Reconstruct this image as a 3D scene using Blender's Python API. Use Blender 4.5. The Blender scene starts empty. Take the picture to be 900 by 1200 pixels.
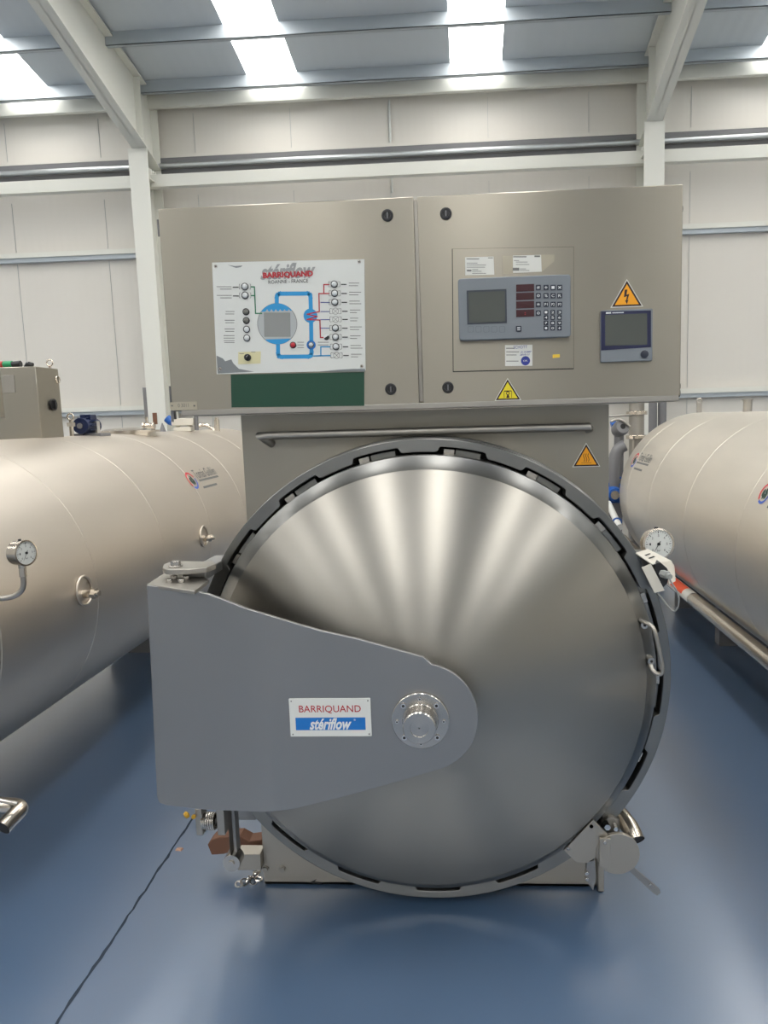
import bpy, math, random
from mathutils import Vector, Matrix
random.seed(7)
D=bpy.data; SC=bpy.context.scene; COL=SC.collection
PI=math.pi
# ------------------------------------------------------------------ camera model
FPX=867.0; PX,PY=500.0,600.0; H=1.72
Yc=Vector((48,112,867)).normalized()
_s=.022
Xc=Vector((1,_s,-(48+112*_s)/867)).normalized()
Zc=Yc.cross(Xc)
if Zc.y<0: Zc=-Zc
def ray(u,v):
    d=Vector((u-PX,PY-v,FPX)); return Vector((Xc.dot(d),Yc.dot(d),Zc.dot(d)))
def atY(u,v,Y):
    w=ray(u,v); t=Y/w.y; return Vector((w.x*t,Y,H+w.z*t))
def atZ(u,v,Z):
    w=ray(u,v); t=(Z-H)/w.z; return Vector((w.x*t,w.y*t,Z))
def cyl_hit(u,v,cx,cz,r):
    w=ray(u,v); a=w.x**2+w.z**2; b=2*(w.x*(-cx)+w.z*(H-cz)); c=cx*cx+(H-cz)**2-r*r
    t=(-b-math.sqrt(max(0,b*b-4*a*c)))/(2*a)
    return Vector((w.x*t,w.y*t,H+w.z*t))
# ------------------------------------------------------------------ materials
MATS={}
def srgb(r,g,b):
    f=lambda c:(c/255)/12.92 if c/255<=.04045 else ((c/255+.055)/1.055)**2.4
    return (f(r),f(g),f(b),1)
def mat(name,col,rough=.5,metal=0,spec=.5,emit=None,es=0,coat=0):
    m=D.materials.new(name); m.use_nodes=True; nt=m.node_tree; b=nt.nodes['Principled BSDF']
    b.inputs['Base Color'].default_value=col if len(col)==4 else (*col,1)
    b.inputs['Roughness'].default_value=rough; b.inputs['Metallic'].default_value=metal
    b.inputs['Specular IOR Level'].default_value=spec
    b.inputs['Coat Weight'].default_value=coat
    if emit: b.inputs['Emission Color'].default_value=(*emit,1); b.inputs['Emission Strength'].default_value=es
    MATS[name]=m; return m
def noise(nt,scale,detail=4,vec=None,stretch=None,rough=.5,kind='Object'):
    tc=nt.nodes.new('ShaderNodeTexCoord'); mp=nt.nodes.new('ShaderNodeMapping'); n=nt.nodes.new('ShaderNodeTexNoise')
    nt.links.new(tc.outputs[kind],mp.inputs[0]); nt.links.new(mp.outputs[0],n.inputs['Vector'])
    if stretch: mp.inputs['Scale'].default_value=stretch
    n.inputs['Scale'].default_value=scale; n.inputs['Detail'].default_value=detail; n.inputs['Roughness'].default_value=rough
    return n
def ramp(nt,src,c0,c1,p0=.0,p1=1.0):
    r=nt.nodes.new('ShaderNodeMapRange'); nt.links.new(src.outputs['Fac'],r.inputs['Value'])
    r.inputs['From Min'].default_value=p0; r.inputs['From Max'].default_value=p1
    r.inputs['To Min'].default_value=c0; r.inputs['To Max'].default_value=c1
    return r
def colmix(m,src,c0,c1,p0=.0,p1=1.0):
    nt=m.node_tree; b=nt.nodes['Principled BSDF']
    r=nt.nodes.new('ShaderNodeValToRGB'); nt.links.new(src.outputs['Fac'],r.inputs[0])
    r.color_ramp.elements[0].position=p0; r.color_ramp.elements[1].position=p1
    r.color_ramp.elements[0].color=(*c0,1); r.color_ramp.elements[1].color=(*c1,1)
    nt.links.new(r.outputs[0],b.inputs['Base Color'])
def bump(m,src,strength,dist=.01):
    nt=m.node_tree; b=nt.nodes['Principled BSDF']; bp=nt.nodes.new('ShaderNodeBump')
    bp.inputs['Strength'].default_value=strength; bp.inputs['Distance'].default_value=dist
    nt.links.new(src.outputs['Fac'],bp.inputs['Height']); nt.links.new(bp.outputs[0],b.inputs['Normal'])
def steel(name,col,r0,r1,scale=3,stretch=(1,1,1),bs=0,bscale=40,bst=(1,1,40),aniso=0,axis=None,arot=0,cv=.12):
    m=mat(name,col,.3,1); nt=m.node_tree; b=nt.nodes['Principled BSDF']
    n=noise(nt,scale,5,stretch=stretch)
    nt.links.new(ramp(nt,n,r0,r1).outputs[0],b.inputs['Roughness'])
    colmix(m,n,[c*(1-cv) for c in col],[min(1,c*(1+cv)) for c in col])
    if bs:
        bump(m,noise(nt,bscale,3,stretch=bst),bs,.002)
    if aniso:
        b.inputs['Anisotropic'].default_value=aniso; b.inputs['Anisotropic Rotation'].default_value=arot
        if axis=='flat':
            t=nt.nodes.new('ShaderNodeCombineXYZ'); t.inputs[0].default_value=1
        else:
            t=nt.nodes.new('ShaderNodeTangent'); t.direction_type='RADIAL'; t.axis=axis
        nt.links.new(t.outputs[0],b.inputs['Tangent'])
    return m
steel('cabinet_steel',(.35,.325,.275),.29,.37,scale=1.3,stretch=(1.6,1,.35),bs=.012,bst=(2,1,90),aniso=.75,axis='flat',arot=.25,cv=.06)
steel('panel_steel',(.33,.31,.27),.30,.38,scale=1.6,stretch=(1.5,1,.4),bs=.012,bst=(2,1,90),aniso=.75,axis='flat',arot=.25,cv=.06)
steel('dome_steel',(.33,.315,.285),.35,.39,scale=1.2,aniso=.80,axis='Y',arot=.25,cv=.03)
steel('ring_steel',(.24,.24,.232),.30,.36,scale=3,aniso=.7,axis='Y',arot=.25,cv=.05)
steel('turned_steel',(.50,.48,.45),.2,.28,scale=30,aniso=.6,axis='Y',arot=.25,cv=.05)
steel('hinge_steel',(.33,.33,.33),.42,.50,scale=4,cv=.04)
steel('tank_steel',(.64,.585,.515),.36,.48,scale=2.4,stretch=(1,.8,1.2),bs=.30,bscale=5,bst=(1,.6,1),cv=.06)
steel('tank_steel_scratched',(.82,.77,.69),.34,.46,scale=3.2,stretch=(1,.4,1.8),bs=.28,bscale=6,bst=(1,.5,1.5),cv=.10)
steel('pipe_steel',(.62,.57,.50),.16,.28,scale=8,cv=.08)
steel('dull_steel',(.40,.38,.345),.38,.5,scale=9,cv=.08)
steel('galvanised',(.55,.57,.58),.30,.45,scale=14,cv=.08)
mat('chrome',(.75,.73,.70),.15,1)
mat('dark_gap',(.012,.012,.013),.7)
mat('black_plastic',(.012,.012,.014),.35)
mat('dark_rubber',(.02,.02,.022),.6)
mat('white_paint',srgb(214,214,206),.45)
mat('white_enamel',srgb(206,208,204),.3)
mat('device_white',srgb(205,200,188),.4)
mat('panel_grey_blue',srgb(118,124,130),.45)
mat('screen_grey',srgb(78,82,78),.25)
mat('bezel_navy',srgb(26,32,66),.35)
mat('lcd_border',srgb(46,52,62),.4)
mat('led_maroon',srgb(60,26,32),.3)
mat('key_navy',srgb(38,44,58),.4)
mat('key_outline',srgb(100,108,114),.5)
mat('ink_black',srgb(26,26,28),.5)
mat('ink_grey',srgb(110,110,108),.5)
mat('ink_white',srgb(215,218,218),.5)
mat('label_paper',srgb(212,212,206),.5)
mat('film_tape',srgb(168,160,142),.35)
mat('sign_blue',srgb(24,108,184),.4)
mat('diagram_blue',srgb(36,140,196),.4)
mat('diagram_grey',srgb(134,136,134),.5)
mat('diagram_light',srgb(166,170,170),.5)
mat('ink_red',srgb(170,36,48),.5)
mat('ink_green',srgb(24,110,72),.5)
mat('tape_green',srgb(18,64,46),.45)
mat('faded_grey',srgb(146,148,148),.5)
mat('warn_amber',srgb(236,160,22),.45)
mat('warn_yellow',srgb(226,208,40),.45)
mat('warn_border',srgb(44,16,18),.5)
mat('cream_plate',srgb(206,200,158),.5)
mat('sticker_yellow',srgb(232,196,70),.5)
mat('stamp_blue',srgb(44,56,140),.5)
mat('led_clear',srgb(196,200,200),.2)
mat('led_dull',srgb(104,104,98),.3)
mat('lamp_red',srgb(176,38,50),.3)
mat('scuff_grey',srgb(120,124,126),.4)
mat('motor_blue',srgb(26,84,160),.35)
mat('motor_navy',srgb(20,34,70),.35)
mat('cast_grey',srgb(112,112,114),.5)
mat('brown_wood',srgb(110,76,58),.7)
mat('yellow_plastic',srgb(206,160,40),.4)
mat('orange_label',srgb(226,84,44),.5)
mat('logo_red',srgb(206,60,70),.5); mat('logo_blue',srgb(70,100,190),.5); mat('logo_green',srgb(40,62,52),.5)
mat('cable_grey',srgb(150,152,150),.5)
mat('red_plastic',srgb(170,40,36),.4); mat('green_plastic',srgb(30,140,90),.4)
mat('chip_brown',srgb(176,140,120),.7)
# hall
m=mat('wall_panel',srgb(210,206,198),.5); nt=m.node_tree
w=nt.nodes.new('ShaderNodeTexWave'); tc=nt.nodes.new('ShaderNodeTexCoord'); nt.links.new(tc.outputs['Object'],w.inputs[0]); w.bands_direction='X'
w.inputs['Scale'].default_value=3.5; w.inputs['Distortion'].default_value=0
bump(m,w,.05,.01)
m=mat('roof_panel',srgb(196,203,208),.45,0); nt=m.node_tree
w=nt.nodes.new('ShaderNodeTexWave'); tc=nt.nodes.new('ShaderNodeTexCoord'); nt.links.new(tc.outputs['Object'],w.inputs[0]); w.bands_direction='X'
w.inputs['Scale'].default_value=2.5; w.inputs['Distortion'].default_value=0
bump(m,w,.10,.01)
mat('purlin_steel',srgb(176,184,190),.4,.25)
mat('skylight_panel',(.9,.9,.9),.4,emit=(1.0,.975,.93),es=14.0)
m=mat('blue_floor',(.02,.06,.12),.2,0,1.0,coat=1); nt=m.node_tree; b=nt.nodes['Principled BSDF']; b.inputs['Coat Roughness'].default_value=.285; b.inputs['Coat IOR'].default_value=1.7; b.inputs['IOR'].default_value=1.6
n=noise(nt,.7,3); nt.links.new(ramp(nt,n,.285,.34).outputs[0],b.inputs['Roughness'])
colmix(m,noise(nt,1.3,3),(.045,.090,.165),(.070,.126,.225))
bump(m,noise(nt,30,2),.05,.004)
m=mat('floor_joint',srgb(34,46,60),.8)
# ------------------------------------------------------------------ mesh builder
class MB:
    def __init__(s): s.v=[]; s.f=[]; s.m=[]; s.mats=[]; s.cur=None
    def use(s,name):
        if name not in s.mats: s.mats.append(name)
        s.cur=s.mats.index(name); return s
    def add(s,vs,fs):
        o=len(s.v); s.v+= [tuple(v) for v in vs]; s.f+=[tuple(i+o for i in f) for f in fs]; s.m+=[s.cur]*len(fs); return s
    def box(s,a,b,rot=None,piv=None):
        x0,y0,z0=a; x1,y1,z1=b
        vs=[Vector(p) for p in ((x0,y0,z0),(x1,y0,z0),(x1,y1,z0),(x0,y1,z0),(x0,y0,z1),(x1,y0,z1),(x1,y1,z1),(x0,y1,z1))]
        if rot is not None:
            pv=Vector(piv) if piv else sum(vs,Vector())/8
            vs=[pv+rot@(v-pv) for v in vs]
        return s.add(vs,[(0,3,2,1),(4,5,6,7),(0,1,5,4),(1,2,6,5),(2,3,7,6),(3,0,4,7)])
    def ringed(s,rings,cap0=True,cap1=True,closed=True):
        n=len(rings[0]); vs=[p for r in rings for p in r]; fs=[]
        for i in range(len(rings)-1):
            for j in range(n if closed else n-1):
                a=i*n+j; b=i*n+(j+1)%n; fs.append((a,b,b+n,a+n))
        if cap0: fs.append(tuple(range(n))[::-1])
        if cap1: fs.append(tuple((len(rings)-1)*n+j for j in range(n)))
        return s.add(vs,fs)
    def frame(s,d):
        d=Vector(d).normalized(); a=Vector((0,0,1)) if abs(d.z)<.9 else Vector((1,0,0))
        x=d.cross(a).normalized(); y=d.cross(x).normalized(); return x,y
    def cyl(s,p0,p1,r,r1=None,n=24,cap=True):
        p0=Vector(p0);p1=Vector(p1); x,y=s.frame(p1-p0); r1=r if r1 is None else r1
        R=lambda p,r:[p+x*(r*math.cos(2*PI*k/n))+y*(r*math.sin(2*PI*k/n)) for k in range(n)]
        return s.ringed([R(p0,r),R(p1,r1)],cap,cap)
    def lathe(s,c,axis,prof,n=48,cap0=True,cap1=True):
        """prof: (distance along axis, radius)"""
        c=Vector(c); d=Vector(axis).normalized(); x,y=s.frame(d)
        return s.ringed([[c+d*t+x*(r*math.cos(2*PI*k/n))+y*(r*math.sin(2*PI*k/n)) for k in range(n)] for t,r in prof],cap0,cap1)
    def tube(s,pts,r,n=12,smooth=0,cap=True):
        pts=[Vector(p) for p in pts]
        for _ in range(smooth):
            q=[pts[0]]
            for a,b in zip(pts,pts[1:]): q+= [a*.75+b*.25,a*.25+b*.75]
            q.append(pts[-1]); pts=q
        rings=[]; px=None
        for i,p in enumerate(pts):
            d=(pts[min(i+1,len(pts)-1)]-pts[max(i-1,0)]).normalized()
            if px is None: x,y=s.frame(d)
            else:
                x=(px-d*px.dot(d)).normalized(); y=d.cross(x)
            px=x
            rings.append([p+x*(r*math.cos(2*PI*k/n))+y*(r*math.sin(2*PI*k/n)) for k in range(n)])
        return s.ringed(rings,cap,cap)
    def prism(s,pts,y0,y1):
        """pts in (x,z), extruded along y"""
        n=len(pts); vs=[(x,y0,z) for x,z in pts]+[(x,y1,z) for x,z in pts]
        ar=sum(pts[i][0]*pts[(i+1)%n][1]-pts[(i+1)%n][0]*pts[i][1] for i in range(n))
        f0=tuple(range(n)); f1=tuple(range(2*n-1,n-1,-1))
        if ar<0: f0=f0[::-1]; f1=f1[::-1]
        sd=[(i,i+n,(i+1)%n+n,(i+1)%n) for i in range(n)]
        if ar<0: sd=[q[::-1] for q in sd]
        return s.add(vs,[f0,f1]+sd)
    def annulus(s,out,inn,y0,y1):
        n=len(out); P=[(x,y0,z) for x,z in out]+[(x,y0,z) for x,z in inn]+[(x,y1,z) for x,z in out]+[(x,y1,z) for x,z in inn]
        fs=[]
        for i in range(n):
            j=(i+1)%n
            fs+=[(i,j,n+j,n+i),(2*n+j,2*n+i,3*n+i,3*n+j),(j,i,2*n+i,2*n+j),(n+i,n+j,3*n+j,3*n+i)]
        return s.add(P,fs)
    def torus(s,c,axis,R,r,n=32,k=8,a0=0,a1=2*PI):
        c=Vector(c); x,y=s.frame(axis); d=Vector(axis).normalized(); rings=[]
        full=abs(a1-a0-2*PI)<1e-6; N=n if full else n+1
        for i in range(N):
            a=a0+(a1-a0)*i/n; e=x*math.cos(a)+y*math.sin(a)
            rings.append([c+e*(R+r*math.cos(2*PI*j/k))+d*(r*math.sin(2*PI*j/k)) for j in range(k)])
        if full: rings.append(rings[0])
        return s.ringed(rings,not full,not full)
    def hexb(s,c,axis,r,h):
        return s.cyl(c,Vector(c)+Vector(axis).normalized()*h,r,n=6)
    def text(s,txt,fn,w,h,shear=0,bold=0,cx=0,cy=0):
        """fit text into w x h centred on cx,cy; fn maps (x,y)->3D"""
        cu=D.curves.new('t','FONT'); cu.body=txt; cu.size=1; cu.shear=shear; cu.offset=bold; cu.resolution_u=3
        ob=D.objects.new('t',cu); COL.objects.link(ob); dg=bpy.context.evaluated_depsgraph_get(); dg.update()
        me=D.meshes.new_from_object(ob.evaluated_get(dg)); 
        vs=[v.co.copy() for v in me.vertices]; fs=[tuple(p.vertices) for p in me.polygons]
        D.objects.remove(ob); D.curves.remove(cu); D.meshes.remove(me)
        if not vs: return s
        x0=min(v.x for v in vs);x1=max(v.x for v in vs);y0=min(v.y for v in vs);y1=max(v.y for v in vs)
        sx=w/(x1-x0); sy=h/(y1-y0) if h else sx
        return s.add([fn(cx+(v.x-(x0+x1)/2)*sx,cy+(v.y-(y0+y1)/2)*sy) for v in vs],fs)
    def build(s,name,parent=None,bevel=0,ang=30,smooth=True,seg=2,origin=None):
        me=D.meshes.new(name); ro=Vector(origin) if origin else (parent['_o'] if parent is not None and '_o' in parent else None)
        if ro is None: ro=Vector((0,0,0)) 
        ro=Vector(ro)
        me.from_pydata([tuple(Vector(v)-ro) for v in s.v],[],s.f)
        for k in s.mats: me.materials.append(MATS[k])
        me.polygons.foreach_set('material_index',s.m)
        me.update(); me.validate()
        import bmesh
        bm=bmesh.new(); bm.from_mesh(me); bmesh.ops.recalc_face_normals(bm,faces=bm.faces[:]) if s.closed_ok() else None; bm.to_mesh(me); bm.free()
        if smooth:
            me.polygons.foreach_set('use_smooth',[True]*len(me.polygons)); me.set_sharp_from_angle(angle=math.radians(ang))
        ob=D.objects.new(name,me); COL.objects.link(ob)
        if parent is not None: ob.parent=parent; ob['_o']=list(ro)
        else: ob.location=ro
        if bevel:
            b=ob.modifiers.new('Bevel','BEVEL'); b.width=bevel; b.segments=seg; b.limit_method='ANGLE'; b.angle_limit=math.radians(35)
        return ob
    def closed_ok(s): return getattr(s,'recalc',True)
def tag(o,label,cat,group=None):
    o['label']=label; o['category']=cat
    if group: o['group']=group
    return o
def struct(o,label=None):
    o['kind']='structure'
    if label: o['label']=label
    return o
def thing(name,loc,label,cat,group=None):
    o=D.objects.new(name,None); COL.objects.link(o); o.location=loc; o['_o']=list(loc); o.empty_display_size=.1
    return tag(o,label,cat,group)
def P2(u,v,Y):
    p=atY(u,v,Y); return (p.x,p.z)
def circ(cx,cz,r,n=24,a0=0,a1=2*PI):
    full=abs(a1-a0-2*PI)<1e-6
    return [(cx+r*math.cos(a0+(a1-a0)*i/(n if full else n-1)),cz+r*math.sin(a0+(a1-a0)*i/(n if full else n-1))) for i in range(n)]
def rrect(x0,z0,x1,z1,r,n=5):
    o=[]
    for cx,cz,a in ((x1-r,z1-r,0),(x0+r,z1-r,PI/2),(x0+r,z0+r,PI),(x1-r,z0+r,1.5*PI)):
        o+=[(cx+r*math.cos(a+PI/2*i/n),cz+r*math.sin(a+PI/2*i/n)) for i in range(n+1)]
    return o
def band(pts,w):
    """thick 2D polyline -> quads list in (x,z)"""
    out=[]
    for (x0,z0),(x1,z1) in zip(pts,pts[1:]):
        dx,dz=x1-x0,z1-z0; L=math.hypot(dx,dz) or 1; nx,nz=-dz/L*w/2,dx/L*w/2; ex,ez=dx/L*w/2*.98,dz/L*w/2*.98
        out.append([(x0-ex+nx,z0-ez+nz),(x0-ex-nx,z0-ez-nz),(x1+ex-nx,z1+ez-nz),(x1+ex+nx,z1+ez+nz)])
    return out
# ------------------------------------------------------------------ hall
XL,XR,YB,YF=-12.6,10.2,8.9,-8.0; RY=.45; Z0=5.46; MS=.18
def zr(y): return Z0+MS*(YB-y) if y>=RY else Z0+MS*(YB-RY)-MS*(RY-y)
fl=MB().use('blue_floor').box((XL,YF,-.1),(XR,YB,0)).build('floor',smooth=False); struct(fl,'glossy blue epoxy floor')
j=MB().use('floor_joint')
yy=YF+.1; pts=[]
while yy<YB-.1:
    pts.append((-1.24+random.uniform(-.0035,.0035)+(.012*(2.4-yy) if yy<3.2 else -.01)*.9,yy,random.uniform(.0035,.0065))); yy+=.035
vs=[];fs=[]
for i,(x,y,w) in enumerate(pts): vs+=[(x-w,y,.0012),(x+w,y,.0012)]
fs=[(2*i,2*i+1,2*i+3,2*i+2) for i in range(len(pts)-1)]
j.recalc=False
o=j.add(vs,fs).build('trim_1',smooth=False); struct(o,'dark saw-cut joint line running across the blue floor')
o=MB().use('wall_panel').box((XL,YB,0),(XR,YB+.1,Z0+.05)).build('wall_back',smooth=False); struct(o)
o=MB().use('wall_panel').box((XL,YF-.1,0),(XR,YF,Z0+.05)).build('wall_front',smooth=False); struct(o)
for nm,x0,x1 in (('wall_left',XL-.1,XL),('wall_right',XR,XR+.1)):
    b=MB().use('wall_panel'); v=[]
    for x in (x0,x1): v+=[(x,YF,0),(x,YB,0),(x,YB,zr(YB)),(x,RY,zr(RY)),(x,YF,zr(YF))]
    b.add(v,[(0,1,2,3,4),(9,8,7,6,5)]+[(i,(i+1)%5,(i+1)%5+5,i+5) for i in range(5)]); o=b.build(nm,smooth=False); struct(o)
# skylight strips and roof panels between them
SW=.555; SX=[-10.6,-7.9,-5.17,-2.345,-.105,3.20,5.6,7.95]
edges=[XL]
for x in SX: edges+=[x,x+SW]
edges.append(XR)
roof=MB().use('roof_panel')
def slab(b,x0,x1,ya,yb,t=.08,up=0):
    v=[]
    for y in (ya,yb):
        for x in (x0,x1):
            v+=[(x,y,zr(y)+up),(x,y,zr(y)+t+up)]
    b.add(v,[(0,2,6,4),(1,5,7,3),(0,1,3,2),(4,6,7,5),(0,4,5,1),(2,3,7,6)])
for i in range(0,len(edges),2):
    for ya,yb in ((YF,RY),(RY,YB)): slab(roof,edges[i],edges[i+1],ya,yb)
o=roof.build('ceiling',smooth=False); struct(o,'grey ribbed metal roof lining')
n=1
for x in SX:
    for ya,yb in ((YF+.3,RY-.15),(RY+.15,YB-.15)):
        b=MB().use('skylight_panel'); slab(b,x,x+SW,ya,yb,.02,.02)
        o=b.build('window_%d'%n,smooth=False); struct(o,'bright translucent roof light strip'); n+=1
    b=roof.__class__().use('roof_panel')
# closing pieces of the strips
b=MB().use('roof_panel')
for x in SX:
    for ya,yb in ((YF,YF+.3),(RY-.15,RY),(RY,RY+.15),(YB-.15,YB)): slab(b,x,x+SW,ya,yb)
o=b.build('ceiling',smooth=False); struct(o)
# purlins: C sections running across
def purlin(y,hh=.13,name='roof_purlin'):
    z=zr(y)-.004; b=MB().use('purlin_steel')
    b.box((XL+.02,y,z-hh),(XR-.02,y+.006,z)); b.box((XL+.02,y,z-hh),(XR-.02,y+.055,z-hh+.006)); b.box((XL+.02,y+.049,z-hh),(XR-.02,y+.055,z-hh+.02))
    o=b.build(name,smooth=False); struct(o,'galvanised roof purlin under the roof lining'); return o
py=8.56
while py>YF+.4:
    if abs(py-RY)>.12: purlin(py)
    py-=.765
o=MB().use('white_paint').box((XL+.01,8.74,Z0-.16),(XR-.01,8.80,Z0-.02)).build('eaves_beam',bevel=.006); struct(o,'light eaves strut along the top of the back wall')
# frames
def frame(cx):
    hw=.108
    b=MB().use('white_paint')      # column
    b.box((cx-hw,8.44,0),(cx+hw,8.455,4.77)); b.box((cx-hw,8.80,0),(cx+hw,8.815,zr(8.8)-.18)); b.box((cx-.005,8.455,0),(cx+.005,8.80,4.60))
    b.box((cx-hw,8.455,4.45),(cx+hw,8.80,4.462)); 
    for k in range(5):
        for s in (-1,1): b.cyl((cx+s*.06,8.50+k*.06,4.60-.0*k),(cx+s*.06,8.50+k*.06,4.45),.014,n=6)
    o=b.build('steel_column',bevel=.002); struct(o,'white steel portal frame column')
    # rafter: web polygon in YZ with haunch, flanges
    b=MB().use('white_paint')
    if cx<0: cx+=.023
    hw=.085; pass
    top=[(8.798,zr(8.80)-.05),(RY,zr(RY)-.05)]
    low=[(8.798,4.64),(8.44,4.775),(4.9,5.815),(RY,zr(RY)-.38)]
    prof=top+low[::-1]
    n=len(prof); v=[(cx-.006,y,z) for y,z in prof]+[(cx+.006,y,z) for y,z in prof]
    b.add(v,[tuple(range(n)),tuple(range(2*n-1,n-1,-1))]+[(i,(i+1)%n,(i+1)%n+n,i+n) for i in range(n)])
    def fl2(pts,t):
        for (ya,za),(yb,zb) in zip(pts,pts[1:]):
            v=[(cx+s*hw,y,z+dz) for s in (-1,1) for (y,z) in ((ya,za),(yb,zb)) for dz in (0,t)]
            b.add(v,[(0,1,3,2),(4,6,7,5),(0,4,5,1),(2,3,7,6),(0,2,6,4),(1,5,7,3)])
    fl2([(8.795,zr(8.795)-.05),(RY,zr(RY)-.05)],.014); fl2(low,.014)
    # stiffeners
    b.box((cx-hw+.01,8.40,4.80),(cx+hw-.01,8.412,zr(8.4)-.06)); 
    # far half
    pf=[(RY,zr(RY)-.05),(YF,zr(YF)-.05),(YF,zr(YF)-.6),(RY,zr(RY)-.38)]
    v=[(cx-.006,y,z) for y,z in pf]+[(cx+.006,y,z) for y,z in pf]
    b.add(v,[(0,1,2,3),(7,6,5,4)]+[(i,(i+1)%4,(i+1)%4+4,i+4) for i in range(4)])
    fl2([(RY,zr(RY)-.38),(YF,zr(YF)-.6)],.014)
    o=b.build('roof_rafter',smooth=False); struct(o,'white tapered steel roof rafter')
for cx in (-9.21,-3.583,2.05,7.68): frame(cx)
# wall girts / tie beams
o=MB().use('white_paint').box((XL+.02,8.60,4.40),(XR-.02,8.70,4.535)).build('tie_beam',bevel=.004); struct(o,'white horizontal tie beam in front of the back wall')
b=MB().use('wall_panel').box((XL+.02,8.84,4.79),(XR-.02,8.895,4.83)).use('cast_grey').box((XL+.02,8.83,4.72),(XR-.02,8.89,4.785)).box((XL+.02,8.83,4.58),(XR-.02,8.89,4.66)).use('galvanised')  # dark grey boxes above and below the tube put the rail's shade into colour
b.tube([(XL+.05,8.79,4.685),(XR-.05,8.79,4.685)],.030,n=12)
o=b.build('wall_girt'); struct(o,'galvanised horizontal rail with painted shade bands along the upper back wall')
for z in (3.76,1.93):
    b=MB().use('white_paint').box((XL+.02,8.82,z-.02),(XR-.02,8.89,z+.035)).use('purlin_steel').box((XL+.02,8.84,z-.07),(XR-.02,8.89,z-.02))
    o=b.build('wall_girt',smooth=False); struct(o,'thin horizontal cladding rail on the back wall')
b=MB().use('white_enamel').tube([(-.81,8.88,5.3),(-.81,8.88,4.6),(-.81,8.88,4.3)],.012)
o=b.build('trim_2'); struct(o,'thin vertical cable duct high on the back wall')
b=MB().use('diagram_light')
for k in range(-11,10):
    for z0,z1 in ((4.80,5.28),(3.82,4.38),(1.98,3.68),(.05,1.85)):
        b.box((k*1.13+.3,8.893,z0),(k*1.13+.303,8.899,z1))
o=b.build('trim_3',smooth=False); struct(o,'vertical cladding joints of the back wall')
# ------------------------------------------------------------------ main autoclave
CX,CZ=-.151,.843; F=2.42; R=.810
root=thing('autoclave',(CX,F,0),'large stainless steel autoclave with round domed door and grey hinge arm, centre','autoclave')
PHA=PI/2-math.radians(4.4); NT=17; per=2*PI/NT; nw=math.radians(10.8)
def toothed(r0,r1,shrink=0,cx=CX,cz=CZ,N=NT*40):
    o=[]
    for i in range(N):
        a=2*PI*i/N
        t=(PHA-a)%per   # notch starts at 90 deg going clockwise
        e=math.radians(.9); a0=-shrink; w=nw
        if t>per-e: k=(t-(per-e))/e
        elif t<w: k=1
        elif t<w+e: k=1-(t-w)/e
        else: k=0
        k=k*k*(3-2*k)
        rr=r0+(r1-r0)*k
        o.append((cx+rr*math.cos(a),cz+rr*math.sin(a)))
    return o
NN=NT*40
outer=[(CX+R*math.cos(2*PI*i/NN),CZ+R*math.sin(2*PI*i/NN)) for i in range(NN)]
b=MB().use('ring_steel').annulus(outer,toothed(.766,.784),F,F+.10)
locking=b.build('locking_ring',root,bevel=.0025)
# second slightly stepped outer band behind
b=MB().use('ring_steel'); o2=[(CX+(R+.006)*math.cos(2*PI*i/160),CZ+(R+.006)*math.sin(2*PI*i/160)) for i in range(160)]
i2=[(CX+.70*math.cos(2*PI*i/160),CZ+.70*math.sin(2*PI*i/160)) for i in range(160)]
b.annulus(o2,i2,F+.101,F+.20).build('vessel_flange',root,bevel=.004)
# small keys visible in the notches
for k in range(NT):
    a0=PHA-per*k-nw*.08; a1=PHA-per*k-nw*.92
    for q0,q1,mm,yk in ((a0,a0+(a1-a0)*.28,'turned_steel',.016),(a0+(a1-a0)*.32,a1,'ring_steel',.030)):
        lug=[(CX+r_*math.cos(q0+(q1-q0)*i/6),CZ+r_*math.sin(q0+(q1-q0)*i/6)) for r_,rg in ((.776,range(7)),(.758,range(6,-1,-1))) for i in rg]
        MB().use(mm).prism(lug,F+yk,F+.085).build('door_lug',locking)
# door: rim + dome
dm=MB().use('dome_steel'); n=192
prof=[]
yd0=2.352; rd=.713; hd=.25
K=26
for i in range(K+1):
    r=rd*(1-i/K)
    # dished end: spherical cap with soft knuckle, slightly conical
    t=r/rd
    y=yd0-hd*(1-(t**2.3))
    prof.append((y-yd0,max(r,.0005)))
dm.lathe((CX,yd0,CZ),(0,1,0),prof,n=n,cap0=False,cap1=True)
door=dm.build('door_dome',root,ang=50)
inner=[(CX+rd*math.cos(2*PI*i/NN),CZ+rd*math.sin(2*PI*i/NN)) for i in range(NN)]
rm=MB().use('ring_steel')
cc=lambda r:[(CX+r*math.cos(2*PI*i/NN),CZ+r*math.sin(2*PI*i/NN)) for i in range(NN)]
n=NN
ri=[[(x,yy_,z) for x,z in lp] for lp,yy_ in ((inner,yd0),( [(CX+.722*math.cos(2*PI*i/NN),CZ+.722*math.sin(2*PI*i/NN)) for i in range(NN)],yd0+.016),(cc(.748),F-.026),(cc(.756),F-.022),(cc(.758),F-.016),(cc(.758),F+.09))]
rm.ringed(ri,False,False); rim=rm.build('door_rim',root,ang=25)
# back of the gap
MB().use('dark_gap').annulus([(CX+.79*math.cos(2*PI*i/96),CZ+.79*math.sin(2*PI*i/96)) for i in range(96)],[(CX+.70*math.cos(2*PI*i/96),CZ+.70*math.sin(2*PI*i/96)) for i in range(96)],F+.085,F+.099).build('door_seal',root)
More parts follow.
